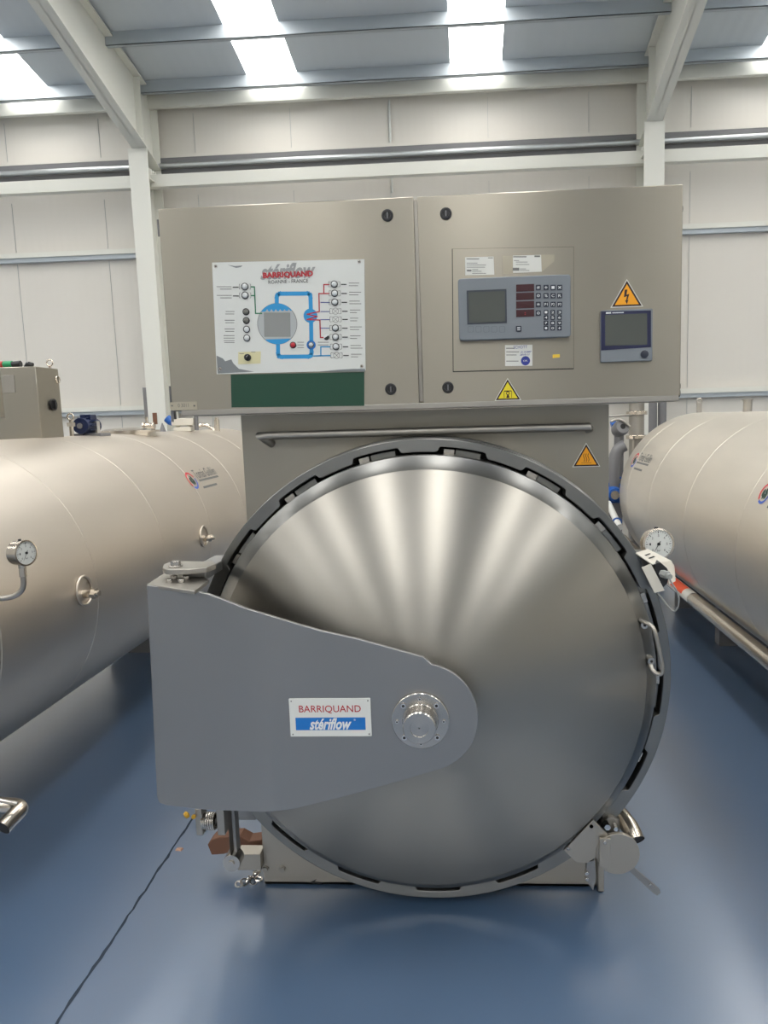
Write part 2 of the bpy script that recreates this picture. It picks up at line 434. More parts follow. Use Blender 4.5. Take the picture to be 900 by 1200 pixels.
# vessel shell behind
vb=MB().use('tank_steel'); sh=[(0,.69)]
for k in range(6): sh+=[(.2+.75*k,.69),(.205+.75*k,.695),(.225+.75*k,.695),(.23+.75*k,.69)]
sh+=[(4.1,.69),(4.35,.6),(4.5,.3),(4.53,.01)]
vb.lathe((CX,F+.21,CZ+.03),(0,1,0),sh,n=64).build('vessel_shell',root)
# hinge arm -------------------------------------------------
XB=-.575; TA=math.tan(math.radians(18)); AY=2.03
def Yarm(x):
    if x>=XB: return AY
    d=XB-x; w=.07
    return AY+ (TA*d*d/(2*w) if d<w else TA*(d-w/2))
def arm_hit(u,v):
    Y=AY
    for _ in range(30):
        p=atY(u,v,Y); Y=.5*Y+.5*Yarm(p.x)
    return atY(u,v,Yarm(p.x))
px=[(172,686),(228,693),(243,696),(262,703),(285,712),(308,719),(340,729),(375,739),(420,749),(460,760),(496,770)]
hub=atY(493,843,AY); RA=.163
a0,a1=math.radians(78),math.radians(-76)
top=[arm_hit(*p) for p in px]
loop=[(p.x,p.z) for p in top]
ha=(hub.x+.002,hub.z+.004)
loop+=[(ha[0]+RA*math.cos(a0+(a1-a0)*i/28),ha[1]+RA*math.sin(a0+(a1-a0)*i/28)) for i in range(29)]
bot=[arm_hit(*p) for p in [(470,915),(400,934.5),(345,948),(322,951),(240,949),(196,944),(187,941),(184,934)]]
loop+=[(p.x,p.z) for p in bot]
# insert cut vertices at slice lines
cuts=[XB-.0,XB-.018,XB-.036,XB-.054,XB-.07]
def insert(loop,c):
    o=[]
    for i,(x,z) in enumerate(loop):
        x2,z2=loop[(i+1)%len(loop)]; o.append((x,z))
        if (x-c)*(x2-c)<0:
            t=(c-x)/(x2-x); o.append((c,z+(z2-z)*t))
    return o
for c in cuts: loop=insert(loop,c)
b=MB().use('hinge_steel'); N=len(loop)
TH=.014
vs=[(x,Yarm(x),z) for x,z in loop]+[(x,Yarm(x)+TH,z) for x,z in loop]
bounds=[10]+cuts+[-10]; fs=[]
for hi,lo in zip(bounds,bounds[1:]):
    idx=[i for i,(x,z) in enumerate(loop) if lo-1e-6<=x<=hi+1e-6]
    fs.append(tuple(idx)); fs.append(tuple(i+N for i in idx[::-1]))
fs+=[(i,i+N,(i+1)%N+N,(i+1)%N) for i in range(N)]
b.add(vs,fs)
arm=b.build('hinge_arm',root,bevel=.0015,ang=20)
A=Vector((loop[0][0],Yarm(loop[0][0]),loop[0][1])); A2=arm_hit(184,934); zl=A.z
# wall folded back + lid
b=MB().use('hinge_steel')
xl=A.x
b.box((xl,A.y+.01,A2.z+.0),(xl+.012,A.y+.15,zl-.012))
b.build('hinge_side_plate',root,bevel=.002)
lid=[atZ(*p,zl) for p in [(172,685),(228,693),(245,680),(238,675.5),(194,671)]]
b=MB().use('dull_steel'); n=len(lid)
b.add([(p.x,p.y,zl+.001) for p in lid]+[(p.x,p.y,zl-.010) for p in lid],[tuple(range(n)),tuple(range(2*n-1,n-1,-1))]+[(i,i+n,(i+1)%n+n,(i+1)%n) for i in range(n)])
hl=b.build('hinge_lid',root,bevel=.0015)
for p in [(198.5,683),(204,678.5),(213,683),(218,679)]:
    q=atZ(*p,zl); MB().use('turned_steel').cyl((q.x,q.y,zl+.001),(q.x,q.y,zl+.012),.011,n=6).build('bolt',hl,bevel=.001)
zg=zl+.040
lug=[atZ(*p,zg) for p in [(190.5,665.5),(192,661),(199,658.5),(214,657.5),(250,658),(253,661),(242,665),(222,667),(200,667.5),(194,667)]]
b=MB().use('dull_steel'); n=len(lug)
b.add([(p.x,p.y,zg) for p in lug]+[(p.x,p.y,zg-.016) for p in lug],[tuple(range(n)),tuple(range(2*n-1,n-1,-1))]+[(i,i+n,(i+1)%n+n,(i+1)%n) for i in range(n)])
q=atZ(206,664,zg)
hg=b.build('hinge_lug',root,bevel=.0015)
MB().use('turned_steel').cyl((q.x,q.y,zg),(q.x,q.y,zg+.005),.022,n=24).cyl((q.x,q.y,zg+.005),(q.x,q.y,zg+.018),.016,n=6).build('bolt',hg,bevel=.001)
MB().use('dull_steel').cyl((q.x+.02,q.y+.05,zg-.014),(q.x+.02,q.y+.05,A2.z-.0),.018).build('hinge_pin',root)
b=MB().use('hinge_steel').box((-.90,2.26,zg-.050),(-.84,F+.10,zg-.018)).box((-.91,F+.03,.45),(-.845,F+.17,1.12))
b.build('hinge_bracket',root,bevel=.003)
# hub
hx,hz=hub.x,hub.z
b=MB().use('turned_steel').lathe((hx,AY,hz),(0,-1,0),[(-.002,.083),(.012,.083),(.014,.081),(.014,.052),(.017,.050)],n=64).build('hub_flange',root,ang=35)
b=MB().use('turned_steel').lathe((hx,AY-.014,hz),(0,-1,0),[(0,.047),(.046,.047),(.050,.044),(.050,.026),(.047,.025),(.047,.003),(.043,.001)],n=64).build('hub_boss',root,ang=35)
for k in range(8):
    a=k*PI/4; rr=.067; c=(hx+rr*math.cos(a),AY-.014,hz+rr*math.sin(a)); rb=.0075 if k%2 else .0045
    MB().use('chrome').lathe(c,(0,-1,0),[(0,rb),(.005,rb),(.005,rb*.55)],n=20,cap1=False).use('dark_gap').cyl((c[0],c[1]-.002,c[2]),(c[0],c[1]-.0045,c[2]),rb*.55,n=6).build('bolt',root)
# shaft from the arm to the dome
MB().use('turned_steel').cyl((hx,AY+TH,hz),(hx,2.20,hz),.05,n=32).build('hub_shaft',root)
# name plate
def plate(b,corn,Y,t,dep):
    xs=[P2(*c,Y) for c in corn]; return xs
NPc=[P2(*c,AY) for c in [(340,818),(434,818.5),(434,862),(341,863)]]
x0=min(p[0] for p in NPc);x1=max(p[0] for p in NPc);z1=(NPc[0][1]+NPc[1][1])/2;z0=(NPc[2][1]+NPc[3][1])/2
Yp=AY-.0025
b=MB().use('white_enamel').prism(rrect(x0,z0,x1,z1,.002),Yp,AY+.0005)
fr=lambda x,y:(x,Yp-.0006,y)
W=x1-x0;Hh=z1-z0;mx=(x0+x1)/2
b.use('sign_blue').prism([(x0+.07*W,z0+.17*Hh),(x1-.07*W,z0+.17*Hh),(x1-.07*W,z0+.50*Hh),(x0+.07*W,z0+.50*Hh)],Yp-.0004,Yp+.0002)
b.recalc=False
b.use('ink_red').text('BARRIQUAND',fr,W*.76,Hh*.215,cx=mx,cy=z0+.715*Hh,bold=.004)
fr2=lambda x,y:(x,Yp-.0010,y)
b.use('ink_white').text('stériflow',fr2,W*.52,Hh*.31,shear=.35,bold=.03,cx=mx+.0*W,cy=z0+.335*Hh)
b.text('®',fr2,W*.025,W*.025,cx=mx+.30*W,cy=z0+.44*Hh)
b.use('ink_grey')
for sx in (x0+.03*W,x1-.03*W):
    for sz in (z0+.06*Hh,z1-.06*Hh): b.cyl((sx,Yp,sz),(sx,Yp-.0015,sz),.0022,n=10)
npl=b.build('name_plate',arm,smooth=False)
npl['label']='white plate with red and blue lettering'
# door handle (right)
def Q(u,v,Y): return atY(u,v,Y)
h=MB().use('dull_steel').tube([Q(749,726,2.375),Q(752,728,2.35),Q(763,732,2.32),Q(768,741,2.31),Q(773,765,2.31),Q(777.5,787,2.31),Q(773,791,2.315),Q(765,787,2.33),Q(762,778,2.345),Q(762,776,2.39)],.0068,n=12,smooth=2)
h.build('door_handle',root)
for u,v in ((754,731),(762,773)):
    c=Q(u,v,2.36); MB().use('turned_steel').cyl(c+Vector((0,.015,0)),c+Vector((0,-.018,0)),.012,n=20).use('dark_gap').cyl(c+Vector((0,-.018,0)),c+Vector((0,-.019,0)),.005,n=6).build('handle_foot',root)
for u,v in ((705,628),(747,698)):
    c=Q(u,v,F-.008); MB().use('chrome').cyl(c+Vector((0,.01,0)),c+Vector((0,-.004,0)),.006,n=10).build('bolt',root)
# front panel above the ring
PF=2.565
pl=P2(284,520,PF)[0]; pr=P2(713.5,520,PF)[0]; ZT=1.747
b=MB().use('panel_steel')
b.box((pl,PF,.95),(pr,PF+.003,ZT)); b.box((pl,PF+.003,.95),(pl+.003,PF+.30,ZT)); b.box((pr-.003,PF+.003,.95),(pr,PF+.30,ZT))
fp=b.build('front_panel',root,bevel=.001)
zh0=P2(302,511,PF-.05)[1]; xa=P2(304,511,PF-.05)[0]; xb=P2(690,505,PF-.05)[0]
MB().use('dull_steel').tube([(xa+.03,PF,zh0-.03),(xa+.012,PF-.03,zh0-.012),(xa,PF-.05,zh0),(xa+.03,PF-.052,zh0),(xb-.03,PF-.052,zh0),(xb,PF-.05,zh0),(xb+.005,PF-.03,zh0-.006),(xb+.005,PF,zh0-.01)],.0135,n=16).build('handrail',fp)
def warn(corn,Y,kind,parent,name,colr):
    """corn: apex, right, left pixels"""
    a,r,l=[Vector(P2(*c,Y)) for c in corn]
    zb=(r.y+l.y)/2; r=Vector((r.x,zb)); l=Vector((l.x,zb)); a=Vector(((l.x+r.x)/2,a.y)); c=(a+r+l)/3; S=(r.x-l.x)
    T=lambda k:[tuple(c+(p-c)*k) for p in (a,l,r)]
    b=MB().use('label_paper').prism(T(1.10),Y-.0006,Y+.0004).use('warn_border').prism(T(1.0),Y-.0010,Y-.0004).use(colr).prism(T(.80),Y-.0014,Y-.0008)
    e=Y-.0018; b.use('warn_border'); cx,cz=c
    if kind=='bolt':
        pts=[(.02,.30),(-.08,.30),(-.11,.02),(-.0,.06),(-.03,-.10),(-.07,-.08),(.0,-.24),(.06,-.06),(.02,-.09),(.09,.14),(-.02,.11)]
        b.prism([(cx+x*S*.9,cz+z*S*.9) for x,z in pts],e,Y-.0010)
    elif kind=='heat':
        for k in (-1,0,1):
            q=[(cx+k*.085*S+.022*S*math.sin(t/10*2*PI*1.0),cz-.10*S+t/10*.30*S) for t in range(11)]
            for w in band(q,.022*S): b.prism(w,e,Y-.0010)
        for w in band([(cx-.19*S,cz-.165*S),(cx+.19*S,cz-.165*S)],.014*S): b.prism(w,e,Y-.0010)
    else:
        b.prism([(cx-.14*S,cz+.10*S),(cx+.14*S,cz+.10*S),(cx+.16*S,cz+.06*S),(cx-.16*S,cz+.06*S)],e,Y-.0010)
        b.prism(circ(cx,cz-.01*S,.075*S,16),e,Y-.0010)
        b.prism([(cx-.07*S,cz-.2*S),(cx+.07*S,cz-.2*S),(cx+.03*S,cz-.07*S),(cx-.03*S,cz-.07*S)],e,Y-.0010)
        for s in (-1,1): b.prism([(cx+s*.15*S,cz+.07*S),(cx+s*.17*S,cz+.07*S),(cx+s*.16*S,cz-.2*S),(cx+s*.14*S,cz-.2*S)],e,Y-.0010)
        b.use(colr).prism(circ(cx,cz-.01*S,.045*S,12),e-.0004,Y-.0010)
    return b.build(name,parent,smooth=False)
w=warn([(687.5,520.5),(702,546),(672,546.5)],PF,'heat',fp,'warning_sign','warn_amber'); w['label']='amber hot surface triangle'
# base frame
BY=2.535
bx0=P2(308,1000,BY)[0]; bx1=P2(699,1000,BY)[0]
b=MB().use('device_white')
MATS['base_steel']=steel('base_steel',(.44,.41,.36),.4,.5,scale=5,cv=.05)
b=MB().use('base_steel')
xr2=P2(706,1040,BY)[0]
b.box((bx0,BY,.004),(bx1,BY+.012,.40)); b.box((bx0,BY,.004),(bx1,BY+.10,.016)); b.box((bx0,BY+.012,.016),(bx0+.012,BY+.5,.3)); b.box((bx1,BY-.03,.004),(xr2,BY+.5,.13))
bf=b.build('base_frame',root,bevel=.002)
for u,v in ((311,1018),(331,1018)):
    c=Q(u,v,BY); MB().use('dull_steel').lathe(c,(0,-1,0),[(0,.014),(.004,.014),(.004,.011),(.010,.010)],n=20).build('bolt',bf)
b=MB().use('dark_gap').prism([P2(*p,BY) for p in [(363,1034),(371,1030),(369,1033),(379,1034),(378,1036),(368,1035.5)]],BY-.0006,BY+.001); b.build('cut_out',bf,smooth=False)
for yy_ in (3.6,5.9):
    MB().use('base_steel').box((CX-.5,yy_,.0),(CX+.5,yy_+.12,.26)).build('saddle',root)
# lower hinge details (left bottom)
b=MB().use('dull_steel'); Yh=2.30
def pbox(b,u0,v0,u1,v1,Y,dep):
    a=P2(u0,v0,Y); c=P2(u1,v1,Y); return b.box((a[0],Y,c[1]),(c[0],Y+dep,a[1]))
pbox(b,228,948,238,979,Yh,.05); b.build('spring_block',root,bevel=.002)
b=MB().use('dull_steel'); pbox(b,253,948,264,979,Yh,.05); b.build('spring_block',root,bevel=.002)
b=MB().use('turned_steel')
c0=Q(238,962,Yh+.02); c1=Q(253,962,Yh+.02); sp=[]
for i in range(6*12+1):
    t=i/(6*12); a=2*PI*i/12; sp.append(c0.lerp(c1,t)+Vector((0,math.cos(a),math.sin(a)))*.026)
b.tube(sp,.004,n=6); b.cyl(c0,c1,.010); b.build('spring',root)
b=MB().use('dull_steel'); pbox(b,266,945,271,1018,2.33,.04); b.use('hinge_steel'); pbox(b,271,945,278,1004,2.35,.04)
c=Q(271,1012,2.325); b.use('turned_steel').cyl(c,c+Vector((0,.05,0)),.030,n=24).cyl(c-Vector((0,.006,0)),c,.012,n=6); b.build('link_bar',root,bevel=.001)
b=MB().use('base_steel'); pbox(b,277,1001,306,1020,2.50,.06); b.build('stop_block',root,bevel=.002)
b=MB().use('hinge_steel'); pbox(b,266,945,300,961,2.46,.06); b.build('cross_bar',root,bevel=.002)
b=MB().use('yellow_plastic'); c=Q(221,953,2.30); b.lathe(c,(-.5,-.5,-.3),[(0,.006),(.004,.012),(.014,.010),(.016,.004)],n=12).lathe(c+Vector((.02,0,-.008)),(0,-1,0),[(0,.004),(.006,.008),(.012,.007)],n=10); b.build('yellow_cap',root)
# loose pieces near the foot
def flatpoly(px,z,th):
    b=MB(); pts=[atZ(*p,z) for p in px]; return pts
pw=[P2(*p,2.60) for p in [(243,990),(248,984),(258,981),(281,980),(292,986),(307,984),(307,1001),(292,1001),(287,994),(262,1001),(248,1002)]]
zmin=min(p[1] for p in pw)
b=MB().use('brown_wood').prism(pw,2.60,2.66); o=b.build('valve_handle',root,bevel=.003); o['label']='brown lever behind the link bar'
ch=MB().use('chrome'); base=[(300,1025),(295,1028),(290,1031),(286,1034),(297,1033),(303,1030),(280,1036),(301,1022)]
for i,(u,v) in enumerate(base):
    p=atZ(u,v,.010+.0)
    ch.torus((p.x,p.y,.010),(random.uniform(-1,1),random.uniform(-1,1),1.2),.013,.0035,n=14,k=6)
o=ch.build('chain',None,origin=tuple(atZ(292,1032,0))); tag(o,'short heap of steel chain links on the blue floor at the base frame','chain')
p=atZ(210,996,0); o=MB().use('chip_brown').add([(p.x-.014,p.y-.008,.001),(p.x+.012,p.y-.010,.001),(p.x+.016,p.y+.008,.001),(p.x-.010,p.y+.009,.001),(p.x-.011,p.y-.006,.007),(p.x+.010,p.y-.006,.007),(p.x+.011,p.y+.006,.007),(p.x-.009,p.y+.007,.007)],[(3,2,1,0),(4,5,6,7),(0,1,5,4),(1,2,6,5),(2,3,7,6),(3,0,4,7)]).build('debris_chip',None,origin=tuple(p)); tag(o,'small tan chip lying on the blue floor beside the joint line','debris')
# lock mechanism right bottom
LY=2.365
b=MB().use('base_steel').prism([P2(*p,LY) for p in [(695,961),(717,983),(704,989),(702,1000),(696,1006),(688,1011.5),(675.5,1011),(661,996.5)]],LY,LY+.012)
lk=b.build('lock_bracket',root,bevel=.001)
for u,v in ((693,968),(666,994),(693,968)):
    c=Q(u,v,LY); MB().use('turned_steel').cyl(c,c-Vector((0,.004,0)),.006,n=12).build('bolt',lk)
b=MB().use('base_steel'); c=Q(724,1001,LY-.004); b.cyl(c,c+Vector((0,.014,0)),.073,n=64)
dk=b.build('lock_disc',root,bevel=.001)
b=MB().use('base_steel').prism([P2(*p,LY-.016) for p in [(703,983),(716,983),(715,1018),(702,1016)]],LY-.016,LY-.006); 
c=Q(709,987,LY-.016); b.use('turned_steel').cyl(c,c-Vector((0,.004,0)),.007,n=14); b.build('lock_bar',root,bevel=.001)
b=MB().use('hinge_steel').prism([P2(*p,LY+.015) for p in [(735,1018),(741,1015),(773,1042),(774,1046),(770,1049),(765,1046)]],LY+.012,LY+.022)
c=Q(762,1037,LY+.01); b.use('turned_steel').cyl(c,c-Vector((0,.003,0)),.005,n=10); b.build('lock_lever',root,bevel=.001)
b=MB().use('hinge_steel').prism([P2(*p,2.45) for p in [(688,1010),(697,1008),(699,1028),(695,1044),(686,1030)]],2.45,2.47); 
for v in (1024,1031): 
    c=Q(688,v,2.44); b.use('chrome').cyl(c,c+Vector((0,.02,0)),.007,n=6)
b.build('gusset',root,bevel=.001)
b=MB().use('dull_steel'); c=Q(716,966,2.40); b.cyl(c,c+Vector((0,.08,0)),.025,n=16); c=Q(712,970,2.36); b.use('chrome').cyl(c,c+Vector((0,.03,0)),.011,n=6); c=Q(722,972,2.36); b.cyl(c,c+Vector((0,.03,0)),.008,n=6); b.use('dull_steel'); pbox(b,705,960,726,985,2.42,.1); b.build('lock_pivot',root)
b=MB().use('pipe_steel'); p=[Q(722,950,2.56),Q(731,960,2.50),Q(740,972,2.45),Q(745,985,2.42)]
b.tube(p,.032,n=24,smooth=2,cap=False); b.use('dark_gap'); d=(p[-1]-p[-2]).normalized(); b.cyl(p[-1]-d*.004,p[-1]-d*.003,.031,n=24); b.build('drain_elbow',root)
# pressure gauge (right)
def gauge(parent,c,n,r,dep,ang=225,name='pressure_gauge',extra=True):
    c=Vector(c); n=Vector(n).normalized(); up=Vector((0,0,1)); x=up.cross(n).normalized(); up=n.cross(x).normalized()
    b=MB().use('pipe_steel').lathe(c-n*dep,n,[(0,r*.9),(.004,r*.98),(dep-.004,r*.98),(dep-.003,r*1.05),(dep+.004,r*1.05),(dep+.005,r*.93)],n=48,cap1=False)
    g=b.build(name,parent,ang=35)
    b=MB().use('white_enamel').cyl(c+n*.001,c+n*.002,r*.94,n=48); b.build('dial',g)
    b=MB().use('ink_black'); L=lambda a,q0,q1,w:[c+n*.003+x*(q*math.cos(a)+s*w*-math.sin(a))+up*(q*math.sin(a)+s*w*math.cos(a)) for q,s in ((q0,-1),(q1,-1),(q1,1),(q0,1))]
    for k in range(25):
        a=math.radians(225-270*k/24); b.add(L(a,r*.78 if k%4 else r*.70,r*.85,r*.012 if k%4 else r*.022),[(0,1,2,3)])
    b.recalc=False
    fn=lambda X,Y:c+n*.003+x*X+up*Y
    for k in range(7):
        a=math.radians(225-270*k/6); b.text(str(k if k<1 else k),fn,r*.10,r*.16,cx=r*.56*math.cos(a),cy=r*.56*math.sin(a))
    b.text('bar',fn,r*.24,r*.14,cx=0,cy=-r*.42)
    b.build('dial_marking',g,smooth=False)
    b=MB().use('ink_black').add([c+n*.005+x*X+up*Y for X,Y in [(q*math.cos(math.radians(ang))-s*math.sin(math.radians(ang)),q*math.sin(math.radians(ang))+s*math.cos(math.radians(ang))) for q,s in ((-r*.22,-r*.03),(r*.7,-r*.008),(r*.7,r*.008),(-r*.22,r*.03))]],[(0,1,2,3)])
    b.cyl(c+n*.003,c+n*.007,r*.10,n=16); b.recalc=False; b.build('needle',g,smooth=False)
    b=MB().use('dark_rubber').cyl(c-n*dep*.5+Vector((0,0,r*.95)),c-n*dep*.5+Vector((0,0,r*1.12)),r*.12,n=12); b.build('vent_plug',g)
    b=MB().use('turned_steel').cyl(c-n*dep*.5-Vector((0,0,r*.95)),c-n*dep*.5-Vector((0,0,r*1.3)),r*.28,n=6); b.build('stem',g)
    return g
gc=Q(771.5,637.5,2.57); gauge(root,gc,(.10,-1,.12),.0525,.045,ang=238)
b=MB().use('pipe_steel').tube([gc+Vector((0,.02,-.06)),gc+Vector((-.0,.03,-.12)),gc+Vector((-.05,.08,-.16)),gc+Vector((-.10,.10,-.16))],.012,smooth=1); b.build('gauge_pipe',root)
# position switch with bracket
SY=2.38
b=MB().use('device_white')
def quadpl(b,pts,th):
    pts=[Vector(p) for p in pts]; nn=(pts[1]-pts[0]).cross(pts[2]-pts[0]).normalized()*th; k=len(pts)
    return b.add(pts+[p+nn for p in pts],[tuple(range(k)),tuple(range(2*k-1,k-1,-1))]+[(i,i+k,(i+1)%k+k,(i+1)%k) for i in range(k)])
# white angled front plate
quadpl(b,[Q(752,665,SY),Q(763,661,SY),Q(779,692,SY),Q(767,695,SY)],.004)
# top cover
quadpl(b,[Q(745,647.5,2.42),Q(759,643,2.49),Q(787,657,2.48),Q(765,661,2.375)],.004)
quadpl(b,[Q(765,661,2.375),Q(787,657,2.48),Q(790.5,663,2.48),Q(792,681,2.48),Q(784,685,2.43),Q(783,668,2.41),Q(776,660.5,2.40)],.004)
b.use('dark_gap'); T_=lambda u,v,Y:Q(u,v,Y-.008)
b.add([T_(755,650.5,2.43),T_(761,648.3,2.45),T_(763,649,2.45),T_(757,651.5,2.43)],[(0,1,2,3)]).add([T_(759,654,2.42),T_(766,651.5,2.44),T_(768,652.5,2.44),T_(761,655,2.42)],[(0,1,2,3)])
sw=b.build('switch_cover',root,bevel=.001)
b=MB().use('black_plastic'); pc=[P2(*p,2.385) for p in [(766,661),(774,659),(782,666),(784,676),(782,684),(776,690),(772,683)]]; b.prism(pc,2.385,2.44); b.build('switch_body',root,bevel=.002)
b=MB().use('dark_gap'); b.prism([P2(*p,2.40) for p in [(748,652),(762,660),(754,664)]],2.40,2.405); b.build('cover_opening',root,smooth=False)
b=MB().use('cable_grey'); c=Q(776,672,2.385); b.cyl(c,c+Vector((.01,-.03,0)),.013,n=6).cyl(c+Vector((.01,-.03,0)),c+Vector((.013,-.045,-.002)),.009,n=16); b.build('cable_gland',root)
b=MB().use('cable_grey').tube([c+Vector((.013,-.045,-.002)),Q(785,680,2.34),Q(795,695,2.35),Q(796,708,2.37),Q(791,718,2.39),Q(783,711,2.41),Q(771,695,2.42)],.0028,n=8,smooth=3); b.build('cable',root)
b=MB().use('ring_steel'); pbox(b,745,649,757,700,2.45,.08); b.build('switch_bracket',root)

# ------------------------------------------------------------------ control cabinet
CY=2.42
cl,cr=-.975,.676; ct,cb=2.408,1.765; cm0,cm1=-.152,-.146
croot=thing('control_cabinet',((cl+cr)/2,CY+.02,ct-.65),'wide stainless two-door control cabinet above the round autoclave door','cabinet')
b=MB().use('cabinet_steel').box((cl+.006,CY+.022,cb+.004),(cr-.006,CY+.27,ct-.004)); body=b.build('cabinet_body',croot,bevel=.003)
b=MB().use('dull_steel').box((cl+.03,CY+.0,cb-.016),(cr-.004,CY+.26,cb+.003)); b.build('cabinet_support',croot,bevel=.002)
def door(x0,x1):
    b=MB().use('cabinet_steel').box((x0,CY,cb),(x1,CY+.02,ct)); return b.build('cabinet_door',croot,bevel=.003)
dl=door(cl,-.1545); dr=door(-.1435,cr)
dl['label']='left door with flow diagram'; dr['label']='right door with control units'
MB().use('dull_steel').box((-.158,CY+.012,cb+.01),(-.141,CY+.021,ct-.01)).build('door_gap_seal',croot)
def lock(u,v,par):
    x,z=P2(u,v,CY); b=MB().use('black_plastic').lathe((x,CY,z),(0,-1,0),[(0,.0185),(.004,.0185),(.006,.016),(.006,.011),(.003,.010)],n=32)
    b.use('cast_grey').prism([(x-.002,z-.009),(x+.002,z-.009),(x+.002,z+.009),(x-.002,z+.009)],CY-.005,CY-.003).build('lock',par,ang=35)
lock(454,252.5,dl); lock(458,456,dl); lock(522.5,250.5,dr); lock(525,454,dr)
for (u,v) in ((800,242),(800,452),(799,460)):
    x,z=P2(u,v,CY); x=cr; MB().use('black_plastic').cyl((x-.001,CY+.035,z),(x+.007,CY+.035,z),.013,n=16).build('plug',body)
for (v,h_) in ((266,.02),(462,.02),(481,.03)):
    x,z=P2(189,v,CY); x=cl; MB().use('cast_grey').box((x-.008,CY+.01,z-h_),(x+.001,CY+.03,z+h_)).cyl((x-.006,CY+.012,z-h_*1.3),(x-.006,CY+.012,z+h_*1.3),.004,n=10).build('hinge',body)
# everything on the doors, pixel positions measured on the door plane
YM=CY-.004
# dent and small type plate
b=MB().use('film_tape').prism([P2(*p,CY) for p in [(199,471.5),(231,470.5),(231.5,480),(200,481)]],CY-.002,CY+.0002); b.use('ink_grey')
for u in (202,228): x,z=P2(u,475.5,CY); b.cyl((x,CY-.002,z),(x,CY-.0035,z),.003,n=10)
x,z=P2(215,475,CY); b.recalc=False; b.text('0 3011',lambda X,Y:(X,CY-.0026,Y),.036,.012,cx=x,cy=z)
b.build('number_plate',croot,smooth=False)
mc=[(249,308),(427,304),(428.5,434),(254.5,438.5)]
mp=[P2(*c,CY) for c in mc]
b=MB().use('white_enamel').prism(mp,YM,CY+.0002)
mimic=b.build('mimic_panel',croot,smooth=False); mimic['label']='white flow diagram panel with lamps and red lettering'
def A_(u,v): return P2(u,v,YM)
def zz(u0,v0,s=4.5,ox=240,oy=290): return (u0/s+ox,v0/s+oy)
def Z(pu,pv): return A_(*zz(pu,pv))
b=MB(); b.recalc=False
layer=[0]
def flat(b,pts,lift):
    n=len(pts); ar=sum(pts[i][0]*pts[(i+1)%n][1]-pts[(i+1)%n][0]*pts[i][1] for i in range(n))
    if ar<0: pts=pts[::-1]
    b.add([(x,YM-lift,z) for x,z in pts],[tuple(range(n))])
def line(b,pp,w,lift): 
    for i_,q in enumerate(band([Z(*p) for p in pp],w)): flat(b,q,lift+.00004*(i_%2))
PXM=CY/867   # metres per photo pixel on the door plane
k45=PXM/4.5
# corner scuffs
b.use('scuff_grey')
flat(b,[Z(*p) for p in [(62,570),(95,585),(108,600),(140,590),(150,610),(180,640),(260,655),(68,665)]],.0003)
flat(b,[Z(*p) for p in [(600,655),(700,645),(780,640),(845,640),(845,655)]],.0003)
flat(b,[Z(*p) for p in [(120,92),(160,98),(200,95),(190,104),(165,108)]],.0003)
# pipes (blue)
b.use('diagram_blue'); wb=21*k45
line(b,[(380,330),(380,262),(384,251),(396,244),(543,243),(554,250),(557,262),(560,340),(563,555),(559,569),(548,575),(404,577),(392,573),(387,560),(386,490)],wb,.0004)
flat(b,circ(*Z(557,360),36*k45,28),.0005)
# vessel
b.use('diagram_light'); flat(b,circ(*Z(382,403),105*k45,48),.0006)
b.use('ink_grey'); c0=Z(382,403); ring=[circ(*c0,105*k45,48),circ(*c0,102.5*k45,48)]
for i in range(48): j_=(i+1)%48; flat(b,[ring[0][i],ring[0][j_],ring[1][j_],ring[1][i]],.0007)
b.use('diagram_blue')
flat(b,circ(*c0,104*k45,24,math.radians(38),math.radians(142)),.0008)
flat(b,circ(*c0,104*k45,24,math.radians(228),math.radians(312)),.0008)
b.use('diagram_grey'); flat(b,[Z(313,345),Z(450,345),Z(452,470),Z(315,470)],.0009)
b.use('diagram_light')
for i in range(6): u=318+i*23; flat(b,[Z(u,342),Z(u+22,342),Z(u+11,325)],.0010)
b.use('ink_grey')
line(b,[(313,345),(450,345),(452,470),(315,470),(313,345)],.0007,.0011)
# heat exchanger mark + red circuits
b.use('ink_red'); wr=6*k45
line(b,[(655,196),(628,196),(628,243)],wr,.0008); line(b,[(655,243),(602,243),(604,338),(540,352),(592,364),(540,380),(607,383)],wr,.0008)
line(b,[(607,383),(610,475),(640,475)],wr,.0008)
b.use('ink_blue' if 'ink_blue' in MATS else 'stamp_blue')
for v in (290,338,381,426): line(b,[(612,v),(658,v)],4*k45,.0007)
b.use('diagram_blue'); line(b,[(575,572),(660,570)],wr,.0007); line(b,[(612,570),(612,524),(660,524)],wr,.0007)
b.use('ink_green'); line(b,[(245,208),(262,208),(268,348),(300,348)],wr,.0008); line(b,[(245,254),(264,254)],wr,.0008)
# circle for pump
b.use('sign_blue'); flat(b,circ(*Z(561,514),24*k45,24),.0007)
b.use('ink_white'); flat(b,circ(*Z(561,514),15*k45,24),.0010)
